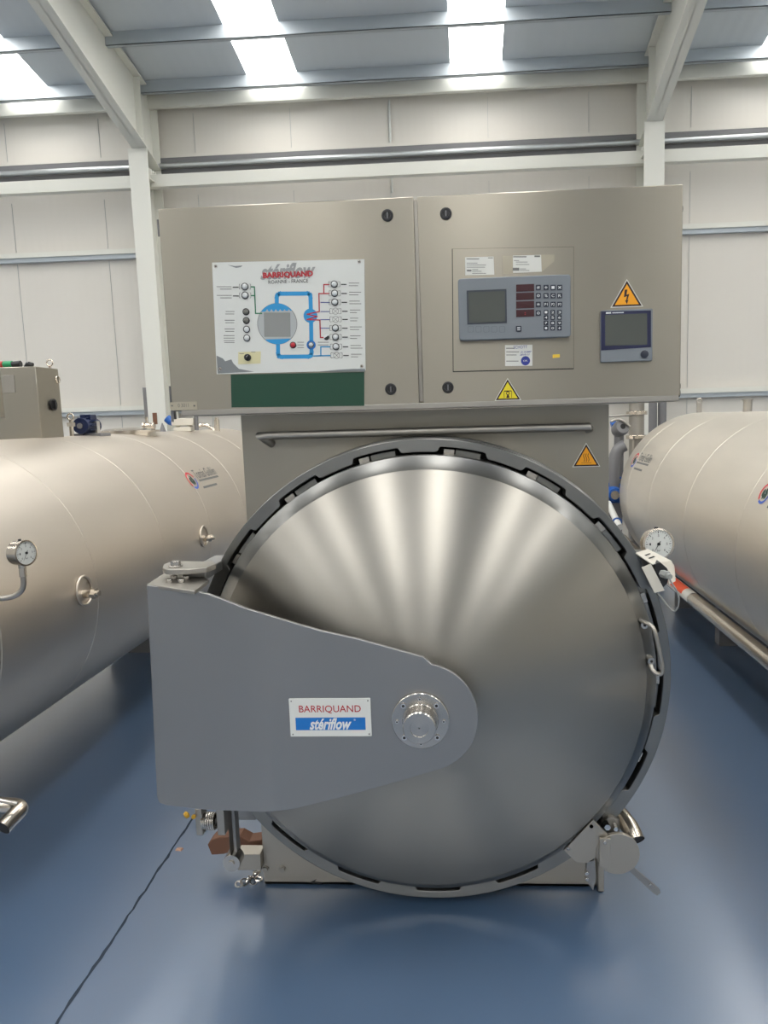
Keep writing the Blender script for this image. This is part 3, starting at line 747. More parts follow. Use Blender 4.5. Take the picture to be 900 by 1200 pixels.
# valves outlines with X, arrows and caption lines
b.use('ink_grey')
vr=[(683,194),(685,242),(686,289),(689,336),(690,379),(689,425),(690,472),(692,523),(695,569)]
for i,(u,v) in enumerate(vr):
    for s in (-1,1):
        line(b,[(u+s*26,v-14),(u+s*30,v-12),(u+s*30,v+12),(u+s*26,v+14)],2.2*k45,.0008)
        line(b,[(u+s*14,v-12),(u+s*28,v-14)],1.6*k45,.0008); line(b,[(u+s*14,v+12),(u+s*28,v+14)],1.6*k45,.0008)
    if i in (3,4,8):
        rr=[circ(*Z(u,v),17*k45,20),circ(*Z(u,v),15*k45,20)]
        for a in range(20): c_=(a+1)%20; flat(b,[rr[0][a],rr[0][c_],rr[1][c_],rr[1][a]],.0008)
        line(b,[(u-11,v-11),(u+11,v+11)],1.6*k45,.0008); line(b,[(u-11,v+11),(u+11,v-11)],1.6*k45,.0008)
b.use('ink_black')
for i,(u,v) in enumerate(vr): 
    line(b,[(u+38,v+1),(u+62,v+1)],5*k45,.0008)
    b.use('ink_grey'); line(b,[(u+78,v-6),(u+78+random.choice((40,52,60)),v-6)],3.2*k45,.0008); line(b,[(u+78,v+8),(u+78+random.choice((34,46,60)),v+8)],3.2*k45,.0008); b.use('ink_black')
for (u,v) in ((212,207),(213,253)):
    line(b,[(u-62,v+3),(u-36,v+3)],5*k45,.0008)
    b.use('ink_grey')
    line(b,[(u-148,v),(u-72,v)],3*k45,.0008); line(b,[(u-130,v+13),(u-72,v+13)],3*k45,.0008)
    for s in (-1,1): line(b,[(u+s*26,v-14),(u+s*30,v-12),(u+s*30,v+12),(u+s*26,v+14)],2.2*k45,.0008)
    b.use('ink_black')
b.use('ink_grey')
for v in (338,384,430,465,478,492,502):
    line(b,[(100+random.randint(0,12),v),(156,v)],3*k45,.0008)
    if v<440: line(b,[(110,v+13),(154,v+13)],3*k45,.0008)
for v in (500,514,528): line(b,[(490,v),(522,v)],3*k45,.0008)
for v in (500,514): line(b,[(598,v),(652,v)],3*k45,.0008)
fnm=lambda l:(lambda X,Y:(X,YM-l,Y))
cxm=Z(437,110); hd_=b; b=MB(); b.recalc=False; b.use('faded_grey').text('stériflow',fnm(.0006),290*k45,80*k45,shear=.4,bold=.035,cx=cxm[0],cy=Z(437,124)[1])
b.use('ink_red').text('BARRIQUAND',fnm(.0014),262*k45,34*k45,bold=.05,cx=cxm[0],cy=Z(435,145)[1])
b.use('ink_black').text('ROANNE - FRANCE',fnm(.0008),208*k45,18*k45,bold=.005,cx=cxm[0],cy=Z(436,179)[1])
b.build('heading_lettering',mimic,smooth=False); b=hd_
b.use('cream_plate'); flat(b,[Z(176,552),Z(296,548),Z(294,612),Z(176,616)],.0004)
b.use('ink_grey'); line(b,[(184,560),(205,560)],3*k45,.0007); line(b,[(246,552),(266,552)],3*k45,.0007)
b.use('ink_white'); flat(b,circ(*Z(642,474),15*k45,20),.0009)
b.use('ink_black'); flat(b,circ(*Z(642,474),15*k45,12,math.radians(200),math.radians(400)),.0010)
b.build('flow_diagram',mimic,smooth=False)
def lampb(u,v,r,m1,name='indicator_lamp',par=mimic,h=.006):
    x,z=Z(u,v); r*=k45
    bb=MB().use('ink_black').lathe((x,YM,z),(0,-1,0),[(0,r),(h*.5,r),(h*.6,r*.82)],n=20,cap1=False).use(m1).lathe((x,YM,z),(0,-1,0),[(h*.4,r*.80),(h*.9,r*.7),(h*1.15,r*.4),(h*1.2,.0003)],n=20)
    return bb.build(name,par,ang=50)
for i,(u,v) in enumerate(vr):
    if i not in (3,4,8): lampb(u,v,18,'led_clear')
for (u,v) in ((212,207),(213,253)): lampb(u,v,19,'led_clear')
for i,v in enumerate((340,386,432,478)): lampb(218+i*1.5,v,18,'led_dull' if i<2 else 'led_clear')
o=lampb(466,515,17,'lamp_red'); o['label']='red lamp'
lampb(561,514,14,'led_clear')
x,z=Z(227,580)
MB().use('dark_rubber').lathe((x,YM,z),(0,-1,0),[(0,18*k45),(.008,17*k45),(.010,12*k45)],n=20).box((x-.002,YM-.018,z-12*k45),(x+.002,YM-.008,z+12*k45),rot=Matrix.Rotation(math.radians(40),3,'Y')).use('ink_white').box((x-.0006,YM-.0185,z-.000),(x+.0006,YM-.0180,z+12*k45),rot=Matrix.Rotation(math.radians(40),3,'Y'),piv=(x,YM-.018,z)).build('selector_switch',mimic)
for u,v in ((58,100),(815,76),(82,640),(828,626)):
    x,z=Z(u,v); MB().use('turned_steel').cyl((x,YM,z),(x,YM-.0025,z),.005,n=14).use('dark_gap').cyl((x,YM-.0025,z),(x,YM-.003,z),.002,n=6).build('screw',mimic)
b=MB().use('tape_green').prism([P2(*c,CY) for c in [(270.5,439),(427,436),(427,475.5),(271.5,477.5)]],CY-.0012,CY+.0002).build('green_tape',croot,smooth=False)
# dent on left door
x,z=P2(300,246,CY)
# right door: recessed sub panel
sp_=[P2(*c,CY) for c in [(530.5,292),(672,289.5),(672,431.5),(531.5,435)]]
b=MB().use('dark_gap').prism([(x+dx,z+dz) for (x,z),(dx,dz) in zip(sp_,[(-.0025,.001),(.001,.001),(.001,-.003),(-.0025,-.003)])],CY-.0006,CY+.0002)
b.use('cabinet_steel').prism(sp_,CY-.002,CY+.0002)
sub=b.build('mounting_plate',croot,smooth=False)
YS=CY-.002
def Z2(u,v): return P2(u/5+520,v/5+280,YS)
def doc(corn,lines,film=None,par=croot,name='document_label'):
    b=MB(); b.recalc=False
    if film:
        for f_ in film: b.use('film_tape').prism([Z2(*c) for c in f_],YS-.0004,YS+.0001)
    b.use('label_paper').prism([Z2(*c) for c in corn],YS-.0007,YS+.0001); b.use('ink_grey')
    for (u0,u1,v,w) in lines:
        for q in band([Z2(u0,v),Z2(u1,v)],w*PXM/5): 
            ar=q; b.add([(x,YS-.0011,z) for x,z in (q if (q[1][0]-q[0][0])*(q[2][1]-q[0][1])-(q[2][0]-q[0][0])*(q[1][1]-q[0][1])>0 else q[::-1])],[(0,1,2,3)])
    return b.build(name,par,smooth=False)
doc([(125,108),(292,104),(296,210),(126,213)],[(136,205,117,5),(262,286,111,5),(136,196,142,3),(136,246,153,3),(136,240,166,3),(140,158,186,9),(168,200,180,3),(168,220,190,3),(168,246,202,3)],name='instruction_label')
doc([(405,98),(570,94),(574,192),(406,200)],[(410,482,105,6),(536,560,102,9),(412,440,127,3),(424,490,136,3),(424,500,150,3),(412,434,178,16),(446,480,176,3),(446,500,185,3)],film=[[(345,99),(405,98),(406,204),(346,206)],[(570,92),(648,92),(648,130),(572,195)]],name='instruction_label')
lb=doc([(359,622),(519,620),(519,743),(360,745)],[(368,414,641,5),(368,440,662,4),(368,425,680,4),(368,436,716,4)],name='inspection_label')
b=MB(); b.recalc=False; x,z=Z2(449,634); b.use('stamp_blue').text('SCHOTT',lambda X,Y:(X,YS-.0011,Y),78*PXM/5,17*PXM/5,cx=x,cy=z)
x,z=Z2(482,662); b.text('31.10.2007',lambda X,Y:(X,YS-.0011,Y),62*PXM/5,10*PXM/5,shear=.3,bold=.02,cx=x,cy=z); x,z=Z2(474,678); b.text('2010-11',lambda X,Y:(X,YS-.0011,Y),56*PXM/5,10*PXM/5,shear=.3,bold=.02,cx=x,cy=z)
x,z=Z2(479,714); b.add([(p,YS-.0011,q) for p,q in circ(x,z,26*PXM/5,28)],[tuple(range(28))]); b.use('label_paper').text('OK',lambda X,Y:(X,YS-.0013,Y),26*PXM/5,10*PXM/5,cx=x,cy=z)
b.build('label_print',sub,smooth=False)
b=MB().use('sticker_yellow').prism([Z2(*c) for c in [(638,678),(680,675),(680,694),(638,698)]],YS-.0006,YS+.0001).build('yellow_sticker',croot,smooth=False)
# operator terminal
tz=[Z2(*c) for c in [(86,232),(738,220),(742,590),(88,603)]]
x0=(tz[0][0]+tz[3][0])/2;x1=(tz[1][0]+tz[2][0])/2;z1=(tz[0][1]+tz[1][1])/2;z0=(tz[2][1]+tz[3][1])/2
TT=.020; YT=YS-TT
b=MB().use('panel_grey_blue').prism(rrect(x0,z0+.004,x1,z1,.010),YT,YS+.0001); term=b.build('operator_terminal',croot,bevel=.003); term['label']='grey operator terminal with keypad and screen'
def Z3(u,v):
    p=P2(u/5+520,v/5+280,YT); return p
def rect3(b,u0,v0,u1,v1,d0,d1=0,r=0):
    a=Z3(u0,v0); c=Z3(u1,v1)
    pts=rrect(a[0],c[1],c[0],a[1],r,3) if r else [(a[0],c[1]),(c[0],c[1]),(c[0],a[1]),(a[0],a[1])]
    return b.prism(pts,YT-d0,YT+.0003-d1)
b=MB().use('lcd_border'); rect3(b,134,303,370,493,.0010); b.use('screen_grey'); rect3(b,144,314,360,484,.0014,.0008); b.build('display_screen',term,smooth=False)
for i in range(4):
    b=MB().use('led_maroon'); rect3(b,424,268+i*49.5-.0,530,306+i*49.5,.0010)
    if i==3:
        b.use('ink_red')
        for vv in (430,440): rect3(b,474,vv,480,vv+4,.0013,.0012)
    b.build('led_display',term,smooth=False)
glyph=[['+','I','O','≡'],['◊','■','◎','↵'],['-','↔','C','E']]
def key(u,v,s,txt,col='key_navy'):
    b=MB().use(col); b.recalc=True; rect3(b,u-s,v-s,u+s,v+s,.0018,r=.0016); x,z=Z3(u,v); b.use('ink_white'); b.recalc=False
    b.text(txt,lambda X,Y:(X,YT-.0021,Y),s*1.1*PXM/5,s*1.0*PXM/5,bold=.01,cx=x,cy=z); b.build('key',term,smooth=False)
rows=[('#','+','-','×'),('0','%','C','R'),('*','P1','P2','P3')]
for r_,(vv,rw) in enumerate(zip((285,333,384),rows)):
    for c_,(uu,t_) in enumerate(zip((554,599,640,679),rw)): key(uu,vv,15,t_)
key(554,435,15,'o'); key(439,527,16,'=')
num=[('1','2','3'),('4','5','6'),('7','8','9'),('.','0','+')]
for vv,rw in zip((430,461,493,523),num):
    for uu,t_ in zip((599,638,678),rw): key(uu,vv,13,t_)
for i in range(5):
    b=MB().use('key_outline'); u=158+i*46; rect3(b,u-17,512,u+17,547,.0008,r=.003); b.use('panel_grey_blue'); rect3(b,u-14.5,514.5,u+14.5,544.5,.0012,.0006,r=.0025); b.build('soft_key',term,smooth=False)
# recorder
def Z4(u,v): return P2(u/10+690,v/10+340,CY)
rc=[Z4(*c) for c in [(135,240),(735,226),(735,832),(130,848)]]
x0=(rc[0][0]+rc[3][0])/2;x1=(rc[1][0]+rc[2][0])/2;z1=(rc[0][1]+rc[1][1])/2;z0=(rc[2][1]+rc[3][1])/2
YR=CY-.014
b=MB().use('panel_grey_blue').prism(rrect(x0,z0,x1,z1,.004),YR,CY+.0002); rec=b.build('chart_recorder',croot,bevel=.0015); rec['label']='grey recorder with navy bezel and grey screen'
def Z5(u,v): return P2(u/10+690,v/10+340,YR)
b=MB().use('bezel_navy').prism([Z5(*c) for c in [(143,250),(728,238),(728,668),(143,708)]],YR-.001,YR+.0003)
b.use('screen_grey').prism([Z5(*c) for c in [(192,292),(682,272),(682,640),(192,652)]],YR-.0015,YR-.0007); b.use('ink_white').prism([Z5(*c) for c in [(200,260),(260,258),(260,275),(200,277)]],YR-.0014,YR-.0007).prism([Z5(*c) for c in [(275,262),(408,258),(408,268),(275,272)]],YR-.0014,YR-.0007)
b.build('recorder_screen',rec,smooth=False)
x,z=Z5(653,750); MB().use('key_navy').lathe((x,YR,z),(0,-1,0),[(0,.0125),(.003,.012),(.004,.010)],n=24).build('knob',rec)
w=warn([(734.5,329),(752,358.5),(717,359.5)],CY,'bolt',croot,'warning_sign','warn_amber'); w['label']='amber electrical hazard triangle'
w=warn([(595.5,444.5),(609.5,468),(581,469)],CY,'crush',croot,'warning_sign','warn_yellow'); w['label']='yellow hazard triangle'
# ------------------------------------------------------------------ neighbouring autoclaves
def tank(cx,cz,r,y0,y1,seams,label,matn,front=True):
    t=thing('insulated_autoclave',(cx,y0,0),label,'autoclave','insulated autoclaves beside the centre machine')
    b=MB().use(matn); pr=[(0,r)]
    for s in seams:
        s-=y0
        pr+=[(s,r),(s+.002,r-.003),(s+.004,r-.003),(s+.006,r)]
    L=y1-y0; pr+=[(L-.02,r),(L-.006,r-.004),(L,r-.014),(L+.03,r*.9),(L+.12,r*.6),(L+.16,r*.25),(L+.165,.005)]
    b.lathe((cx,y0,cz),(0,1,0),pr,n=128); b.build('shell',t,ang=40)
    for y in (y0+.03,5.35,y1-.35):
        bb=MB().use('cast_grey'); 
        q=[(cx-.28,0),(cx+.28,0)]+[(cx+(r-.0)*math.cos(a),cz+(r-.0)*math.sin(a)) for a in [math.radians(-67-i*46/12) for i in range(13)]]
        bb.prism(q,y,y+.10); bb.build('saddle',t)
    # flange and closed door at the front, as on the centre machine
    b=MB().use('ring_steel').lathe((cx,y0,cz-.06),(0,-1,0),[(0,.70),(.0,.77),(.12,.77),(.12,.68),(.19,.66),(.27,.5),(.33,.3),(.36,.12),(.362,.005)],n=96,cap0=True); b.build('door',t,ang=35)
    return t
TLX,TLZ,TLR=-2.50,.95,.72
tl=tank(TLX,TLZ,TLR,2.46,7.45,[2.62,3.36,4.16,4.93,5.72,6.5],'long horizontal insulated autoclave with cream sheet-metal shell, left of the centre machine','tank_steel')
TRX,TRZ,TRR=2.08,.975,.72
tr=tank(TRX,TRZ,TRR,2.46,6.78,[2.95,3.83,4.75,5.68,6.45],'long horizontal insulated autoclave with scratched shell, right of the centre machine','tank_steel_scratched')
def onCyl(cx,cz,r,side,c,rev=1,lift=.0015):
    """map (x,y) text coords around hit point c onto the shell"""
    a0=math.atan2(c.z-cz,c.x-cx); 
    def fn(x,y):
        a=a0+ side*y/r
        return (cx+(r+lift)*math.cos(a),c.y+rev*x,cz+(r+lift)*math.sin(a))
    return fn
def logo(t,cx,cz,r,hit,side,rev,sc,name='maker_logo'):
    b=MB(); b.recalc=False; f=onCyl(cx,cz,r,side,hit,rev)
    def arc(m_,a0,a1,r0,r1,n=20,x0=0,y0=0):
        b.use(m_)
        for i in range(n):
            a=a0+(a1-a0)*i/n; c=a0+(a1-a0)*(i+1)/n
            b.add([f((x0+rr*math.cos(q))*sc,(y0+rr*math.sin(q))*sc) for rr,q in ((r0,a),(r1,a),(r1,c),(r0,c))],[(0,1,2,3)])
    arc('logo_red',math.radians(20),math.radians(225),.052,.068); arc('logo_blue',math.radians(235),math.radians(370),.052,.068)
    b.use('logo_green')
    for x0,y0,rr in ((-.02,.0,.016),(.008,.018,.013),(.018,-.012,.016),(-.006,-.02,.012)):
        b.add([f((x0+rr*math.cos(2*PI*i/12))*sc,(y0+rr*1.5*math.sin(2*PI*i/12))*sc) for i in range(12)],[tuple(range(12))])
    b.use('ink_grey').text('Tomás Guillén',f,.42*sc,.075*sc,cx=.31*sc,cy=.04*sc,bold=.005)
    for k,(w_,yy_) in enumerate(((.40,-.022),(.28,-.078))):
        b.add([f((.11+x)*sc,(yy_+y)*sc) for x,y in ((0,0),(w_/2,0),(w_,0),(w_,.016),(w_/2,.016),(0,.016))],[(0,1,2,3,4,5)])
    o=b.build(name,t,smooth=False)
h=cyl_hit(225,563,TLX,TLZ,TLR); logo(tl,TLX,TLZ,TLR,h,1,1,1.0)
h=cyl_hit(744,539,TRX,TRZ,TRR); logo(tr,TRX,TRZ,TRR,h,-1,-1,1.0)
h=cyl_hit(897,578,TRX,TRZ,TRR); logo(tr,TRX,TRZ,TRR,h,-1,-1,.85)
def port(u,v,rr):
    c=cyl_hit(u,v,TLX,TLZ,TLR); n=Vector((c.x-TLX,0,c.z-TLZ)).normalized()
    b=MB().use('tank_steel').torus(c+n*.004,n,rr,.006,n=40,k=8)
    p=b.build('port_ring',tl,ang=60)
    c2=c-Vector((0,0,rr*.25)); b=MB().use('pipe_steel').cyl(c2,c2+n*.04,.020,n=20).cyl(c2+n*.04,c2+n*.06,.026,n=6).cyl(c2+n*.06,c2+n*.075,.014,n=16); b.build('port_fitting',p)
port(98,692,.066); port(238.5,628,.066)
# tank lugs
b=MB().use('dull_steel'); c=Vector((2.06,0,TRZ+TRR)); 
def yatx(u,X): 
    w=ray(u,478); return w.y*X/w.x
y_=yatx(820,2.08); b.box((2.055,y_,TRZ+TRR-.02),(2.10,y_+.012,TRZ+TRR+.10)).torus((2.0775,y_+.006,TRZ+TRR+.105),(0,1,0),.020,.008,n=20,k=8); b.build('lifting_lug',tr)
y_=yatx(876,2.08); b=MB().use('dull_steel').cyl((2.08,y_,TRZ+TRR-.02),(2.08,y_,TRZ+TRR+.085),.032,n=24).cyl((2.08,y_,TRZ+TRR+.085),(2.08,y_,TRZ+TRR+.092),.042,n=24); b.build('vent_stub',tr,ang=40)
# gauge on left tank with swan neck
gl=Q(30,648,2.38); gauge(tl,gl,(.95,-.32,.02),.042,.045,ang=240)
b=MB().use('pipe_steel'); n_=Vector((.95,-.32,.02)).normalized(); s0=gl-n_*.022-Vector((0,0,.052)); b.cyl(s0,s0-Vector((0,0,.03)),.012,n=16).use('dull_steel').tube([s0-Vector((0,0,.03)),s0-Vector((0,0,.055)),s0-Vector((.01,0,.08)),s0-Vector((.04,0,.10)),s0-Vector((.08,0,.105)),s0-Vector((.16,0,.107))],.0095,n=14,smooth=2); b.build('gauge_pipe',tl)
# lower drain stub of the left machine
b=MB().use('pipe_steel'); YD=2.32; p0=Q(3,970,2.28); p1=Q(20,952,YD+.02); p2=Q(8,940,YD+.10)
b.tube([p0,p0.lerp(p1,.75),p1+Vector((.0,.03,.0)),p1+Vector((-.06,.05,.0)),p1+Vector((-.30,.05,.0))],.028,n=24,smooth=2,cap=False); b.use('dark_gap').cyl(p0,p0+(p1-p0).normalized()*.004,.027,n=24); b.build('drain_elbow',tl)
b=MB().use('turned_steel').tube([Q(-20,934,YD-.02),Q(0,938,YD-.02),Q(20,942,YD-.01)],.007,n=10); b.build('drain_lever',tl)
# neighbour cabinet at the left edge of the frame
xe=atY(8.2,488,2.69).x
t=thing('control_cabinet',(xe-.82,2.44,1.758),'stainless control cabinet of the left machine, cut off at the left picture edge','cabinet')
b=MB().use('cabinet_steel').box((xe-1.644,2.442,1.764),(xe-.006,2.69,2.404)); bo=b.build('cabinet_body',t,bevel=.003)
for x0,x1 in ((xe-1.65,xe-.834),(xe-.818,xe)): MB().use('cabinet_steel').box((x0,2.42,1.76),(x1,2.44,2.408)).build('cabinet_door',t,bevel=.003)
MB().use('dull_steel').box((xe-1.25,2.58,1.60),(xe-.35,2.66,1.764)).build('cabinet_support',t)
# box on top of the left tank
def bX(u,X,v=470):
    w=ray(u,v); return w.y*X/w.x
yb0=4.15; xq=atY(49,510,yb0).x; yb1=bX(71.5,xq)
t=thing('switch_box',(xq-.25,yb0,TLZ+TLR-.03),'grey steel switch box standing on the left tank','switch box')
zt=2.075
b=MB().use('cabinet_steel').box((xq-.50,yb0,TLZ+TLR-.012),(xq,yb1,zt)); o=b.build('box_body',t,bevel=.004)
c=Vector((xq,(yb0+yb1)/2+.02,1.86)); MB().use('black_plastic').cyl(c,c+Vector((.012,0,0)),.035,n=24).box(c+Vector((.012,-.006,-.025)),c+Vector((.024,.006,.025))).build('isolator_switch',t)
b=MB().use('dull_steel').box((xq-.23,yb0-.004,1.93),(xq-.13,yb0,2.03)).build('cover_plate',t,bevel=.001)
c=Vector((xq-.02,yb1-.05,zt)); MB().use('pipe_steel').cyl(c,c+Vector((0,0,.015)),.008,n=10).torus(c+Vector((0,0,.032)),(0,1,0),.018,.004,n=24,k=8).build('lifting_eye',t)
c=Vector((xq+.004,yb1-.02,2.01)); MB().use('pipe_steel').torus(c,(1,0,0),.02,.004,n=20,k=8).build('lifting_eye',t)
MB().use('green_plastic').cyl((xq-.22,yb0+.06,zt+.02),(xq-.17,yb0+.06,zt+.02),.02,n=16).build('beacon',t); MB().use('red_plastic').cyl((xq-.27,yb0+.06,zt+.02),(xq-.222,yb0+.06,zt+.02),.02,n=16).build('beacon',t)
MB().use('black_plastic').cyl((xq-.168,yb0+.06,zt+.018),(xq-.12,yb0+.06,zt+.022),.018,n=12).cyl((xq-.09,yb0+.06,zt+.0),(xq-.075,yb0+.06,zt+.022),.014,n=12).cyl((xq-.075,yb0+.06,zt+.02),(xq-.05,yb0+.06,zt+.012),.013,n=12).build('cable_gland',t)
# items behind along the top of the left tank
zt=TLZ+TLR
def ty(u): return bX(u,TLX,495)
y=ty(102)
t=thing('pump_motor',(TLX,y,zt-.004),'dark blue electric motor on the left tank','motor')
MB().use('cast_grey').box((TLX-.10,y-.05,zt-.01),(TLX+.11,y+.09,zt+.012)).build('motor_foot',t,bevel=.003)
b=MB().use('motor_navy').cyl((TLX-.0,y-.09,zt+.062),(TLX+.0,y+.09,zt+.062),.052,n=32)
for k in range(12):
    a=2*PI*k/12; b.box((TLX-.003,y-.06,zt+.062+.05),(TLX+.003,y+.07,zt+.062+.062),rot=Matrix.Rotation(a,3,'Y'),piv=(TLX,y,zt+.062))
b.box((TLX-.03,y-.03,zt+.10),(TLX+.04,y+.05,zt+.135)); b.build('motor_body',t,bevel=.002)
MB().use('cast_grey').cyl((TLX,y-.092,zt+.062),(TLX,y-.10,zt+.062),.018,n=16).build('fan_cover',t)
MB().use('chrome').box((TLX+.062,y-.02,zt+.0),(TLX+.075,y+.02,zt+.09)).build('bracket',t)
y=ty(83)
t=thing('ball_valve',(TLX,y,zt-.004),'small upright steel valve on the tank between switch box and motor','valve')
MB().use('pipe_steel').cyl((TLX,y,zt-.006),(TLX,y,zt+.06),.014).cyl((TLX,y,zt+.06),(TLX,y,zt+.085),.024,n=6).cyl((TLX,y,zt+.085),(TLX,y,zt+.10),.012).build('valve_body',t)
MB().use('pipe_steel').torus((TLX,y,zt+.12),(0,1,0),.020,.006,n=20,k=8).build('handle',t)
y=ty(150)
o=MB().use('pipe_steel').lathe((TLX,y,zt-.03),(0,0,1),[(0,.19),(.035,.19),(.036,.22),(.05,.22),(.051,.19),(.062,.16),(.07,.08),(.072,.005)],n=64).build('manhole_cover',None,origin=(TLX,y,zt-.03),ang=35); tag(o,'round steel manhole cover on top of the left tank, behind the blue motor','manhole cover')
y=ty(172)
t=thing('lever_valve',(TLX,y,zt-.004),'steel valve with long upright grey lever on the left tank','valve')
MB().use('pipe_steel').cyl((TLX-.0,y,zt-.006),(TLX-.0,y,zt+.04),.02).lathe((TLX-.03,y,zt+.05),(1,0,0),[(0,.028),(.012,.028),(.014,.02),(.045,.026),(.075,.02),(.078,.028),(.09,.028)],n=24).cyl((TLX,y,zt+.05),(TLX,y,zt+.12),.012).build('valve_body',t,ang=40)
MB().use('cast_grey').box((TLX-.012,y-.004,zt+.11),(TLX+.014,y+.004,zt+.345)).build('lever',t,bevel=.002)
MB().use('brown_wood').box((TLX+.04,y+.02,zt+.06),(TLX+.07,y+.04,zt+.15)).build('tag_plate',t,bevel=.002)
y=ty(208)
t=thing('valve_actuator',(TLX,y,zt-.004),'white and blue valve actuator on the left tank under the cabinet corner','valve')
MB().use('device_white').box((TLX-.02,y-.05,zt-.006),(TLX+.13,y+.05,zt+.03)).box((TLX-.04,y-.04,zt+.045),(TLX+.15,y+.04,zt+.105)).cyl((TLX+.0,y,zt+.03),(TLX+.0,y,zt+.045),.02).cyl((TLX+.11,y,zt+.03),(TLX+.11,y,zt+.045),.02).build('actuator_body',t,bevel=.004)
MB().use('motor_blue').cyl((TLX-.05,y+.0,zt+.075),(TLX-.09,y,zt+.11),.035,n=24).cyl((TLX-.038,y,zt+.07),(TLX-.05,y,zt+.075),.03).build('actuator_cap',t)
MB().use('cast_grey').cyl((TLX+.165,y,zt+.0),(TLX+.165,y,zt+.15),.018).build('spindle',t)
y=ty(190)
o=MB().use('cast_grey').cyl((TLX,y,zt-.004),(TLX,y,zt+.07),.028,.004,n=20).build('cone_cap',None,origin=(TLX,y,zt-.004)); tag(o,'small grey cone standing on the left tank beside the lever valve','cap')
y=6.9
t=thing('relief_valve',(TLX+.0,y,zt-.004),'polished steel relief valve with curved pipe near the far end of the left tank','valve')
MB().use('pipe_steel').tube([(TLX-.10,y,zt-.01),(TLX-.06,y,zt+.03),(TLX+.02,y,zt+.05),(TLX+.08,y,zt+.02),(TLX+.12,y,zt-.02)],.018,smooth=2).build('relief_pipe',t)
MB().use('pipe_steel').cyl((TLX+.14,y,zt-.03),(TLX+.14,y,zt+.09),.026,n=20).cyl((TLX+.14,y,zt+.09),(TLX+.14,y,zt+.11),.018).build('relief_body',t)
# ------------------------------------------------------------------ pipework right of the front panel, far end
def T(u,v,Y): return atY(u,v,Y)
Yp=7.35
t=thing('steam_pipe',(T(745,560,Yp).x,Yp,0),'upright steel pipe with clamp rings between centre machine and right tank','pipe')
xp=T(746,500,Yp).x
b=MB().use('dull_steel').cyl((xp,Yp,0),(xp,Yp,1.80),.072,n=32); b.build('pipe_body',t)
for v in (484,512): z=T(746,v,Yp)[2]; MB().use('pipe_steel').cyl((xp,Yp,z-.018),(xp,Yp,z+.018),.10,n=32).build('clamp_ring',t,bevel=.004)
MB().use('pipe_steel').lathe((xp+.02,Yp,1.80),(0,0,1),[(0,.07),(.03,.15),(.045,.15),(.05,.05)],n=32).build('pipe_cap',t,ang=40)
for u in (765,776):
    q=T(u,485,7.9); o=MB().use('cast_grey').cyl((q.x,7.9,0),(q.x,7.9,1.93),.043,n=24).build('riser_pipe',None,origin=(q.x,7.9,0)); tag(o,'dark upright riser pipe behind the right tank end, '+('nearer the clamp-ring pipe' if u==765 else 'farther right of the pair'),'pipe','riser pipes behind the right tank')
t=thing('control_valve',(T(725,560,7.2).x,7.2,0),'grey round-headed control valve beside the front panel, right side','valve')
c=T(727,502,7.0); MB().use('cast_grey').lathe(c,(.25,-1,.35),[(-.10,.045),(-.06,.065),(.02,.075),(.05,.060),(.055,.03)],n=32).use('dark_gap').lathe(c,(.25,-1,.35),[(.052,.026),(.057,.024)],n=16).use('sticker_yellow').build('valve_head',t,ang=40)
MB().use('cast_grey').cyl(c+Vector((0,.06,-.05)),(c.x,7.15,.0),.045,n=24).build('valve_stem',t)
c2=T(732,522,7.0); MB().use('cast_grey').tube([c2,c2+Vector((-.06,.0,-.03)),c2+Vector((-.10,0,-.12)),c2+Vector((-.10,0,-.5))],.055,n=20,smooth=2).build('valve_elbow',t)
MB().use('dull_steel').tube([T(714,488,7.3),T(742,486,7.3)],.010).build('impulse_line',t); MB().use('dull_steel').tube([T(716,494,6.95),T(726,490,6.95),T(738,500,6.95)],.012,smooth=2).build('impulse_line',t)
MB().use('motor_blue').cyl(T(716,498,7.2),T(722,496,7.2),.035,n=20).build('blue_cap',t)
xb_=T(719,570,6.6).x
t=thing('circulation_pump',(xb_,7.0,0),'bright blue circulation pump low behind the front panel, right side','pump')
c=T(718,578,7.0)
MB().use('motor_blue').lathe(c,(0,-1,.0),[(-.12,.08),(-.02,.10),(.0,.11),(.03,.11),(.032,.075),(.10,.06),(.14,.06)],n=32).lathe(c+Vector((.0,.05,.05)),(.3,0,1),[(0,.05),(.10,.05),(.10,.07),(.12,.07)],n=24).build('pump_body',t,ang=40)
MB().use('cast_grey').box((c.x-.08,c.y-.05,0),(c.x+.08,c.y+.1,c.z-.09)).build('pump_base',t,bevel=.005)
MB().use('turned_steel').cyl(c+Vector((-.01,-.14,-.0)),c+Vector((-.01,-.17,0)),.04,n=20).build('pump_nut',t)
# long service pipe on the right
def pipeY(u,v,X): w=ray(u,v); t_=X/w.x; return w.y*t_,H+w.z*t_
t=thing('service_pipe',(1.5,3.0,0),'long polished pipe running beside the right tank just above the floor','pipe')
PXx,PZz=1.49,.455
MB().use('pipe_steel').cyl((PXx,1.7,PZz),(PXx,6.1,PZz),.044,n=32).build('pipe_body',t)
MB().use('pipe_steel').tube([(PXx,6.1,PZz),(PXx,6.3,PZz+.005),(PXx-.03,6.55,PZz+.04),(PXx-.07,6.9,PZz+.10)],.036,n=20,smooth=1).build('pipe_bend',t)
b=MB(); b.recalc=False; b.use('orange_label')
def pc_(y0,y1,a0,a1,m_,l):
    b.use(m_); n=10
    for i in range(n):
        a=a0+(a1-a0)*i/n; c_=a0+(a1-a0)*(i+1)/n; r_=.044+l
        b.add([(PXx+r_*math.cos(q),yy,PZz+r_*math.sin(q)) for yy,q in ((y0,a),(y1,a),(y1,c_),(y0,c_))],[(0,1,2,3)])
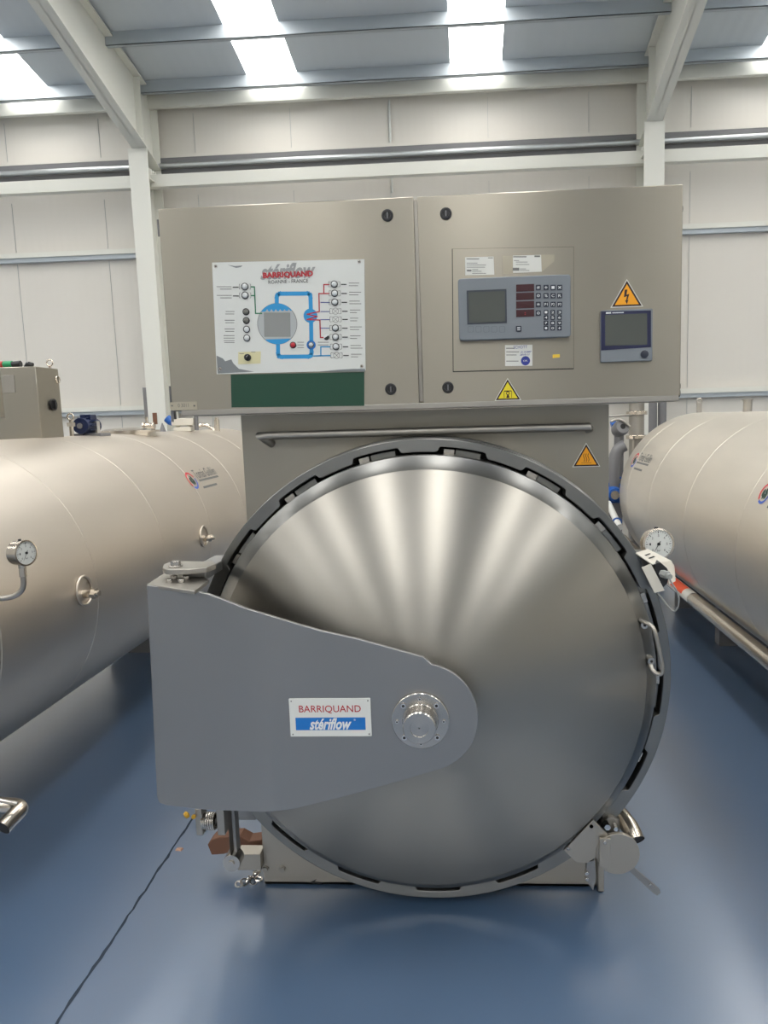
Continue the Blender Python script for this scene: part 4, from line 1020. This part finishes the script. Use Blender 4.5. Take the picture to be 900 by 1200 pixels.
pc_(4.95,5.75,math.radians(60),math.radians(200),'label_paper',.001); pc_(5.08,5.70,math.radians(75),math.radians(170),'orange_label',.002)
b.build('pipe_label',t)
for y in (1.75,6.0): MB().use('dull_steel').cyl((PXx,y,0),(PXx,y,PZz-.04),.014,n=12).cyl((PXx,y,0),(PXx,y,.006),.04,n=20).torus((PXx,y,PZz),(0,1,0),.048,.006,n=24,k=6).build('pipe_support',t)
c=T(722,606,6.4)
t=thing('drain_pipe',(c.x,6.4,0),'short bright pipe with blue ring between the centre machine and the right tank','pipe')
MB().use('white_enamel').tube([T(713,590,6.8),T(719,603,6.5),T(726,618,6.2)],.028,n=20).build('pipe_body',t)
MB().use('motor_blue').torus(T(723,612,6.33),(T(726,618,6.2)-T(713,590,6.8)),.034,.010,n=24,k=8).build('blue_ring',t)
MB().use('dull_steel').cyl(T(719,603,6.5)-Vector((0,0,.0)),(T(719,603,6.5).x,6.5,0),.012,n=12).build('pipe_support',t)
# ------------------------------------------------------------------ clean helper props, camera, world
for o in D.objects:
    if '_o' in o: del o['_o']
cam=D.cameras.new('camera'); co=D.objects.new('camera',cam); COL.objects.link(co); SC.camera=co
cam.sensor_fit='AUTO'; cam.sensor_width=36; cam.lens=FPX*36/1200; cam.shift_x=-(PX-450)/1200; cam.shift_y=0; cam.clip_start=.05; cam.clip_end=100
right=Vector((Xc.x,Yc.x,Zc.x)); up=Vector((Xc.y,Yc.y,Zc.y)); fwd=Vector((Xc.z,Yc.z,Zc.z))
M=Matrix((( right.x,up.x,-fwd.x,0),(right.y,up.y,-fwd.y,0),(right.z,up.z,-fwd.z,H),(0,0,0,1)))
co.matrix_world=M
wd=D.worlds.new('World'); SC.world=wd; wd.use_nodes=True; wd.node_tree.nodes['Background'].inputs[0].default_value=(.6,.7,.8,1); wd.node_tree.nodes['Background'].inputs[1].default_value=.6
vs_=SC.view_settings; vs_.view_transform='Standard'; vs_.look='None'; vs_.gamma=1; vs_.use_curve_mapping=False; vs_.exposure=-0.3
SC.cycles.max_bounces=12; SC.cycles.diffuse_bounces=6; SC.cycles.glossy_bounces=6; SC.cycles.use_denoising=True
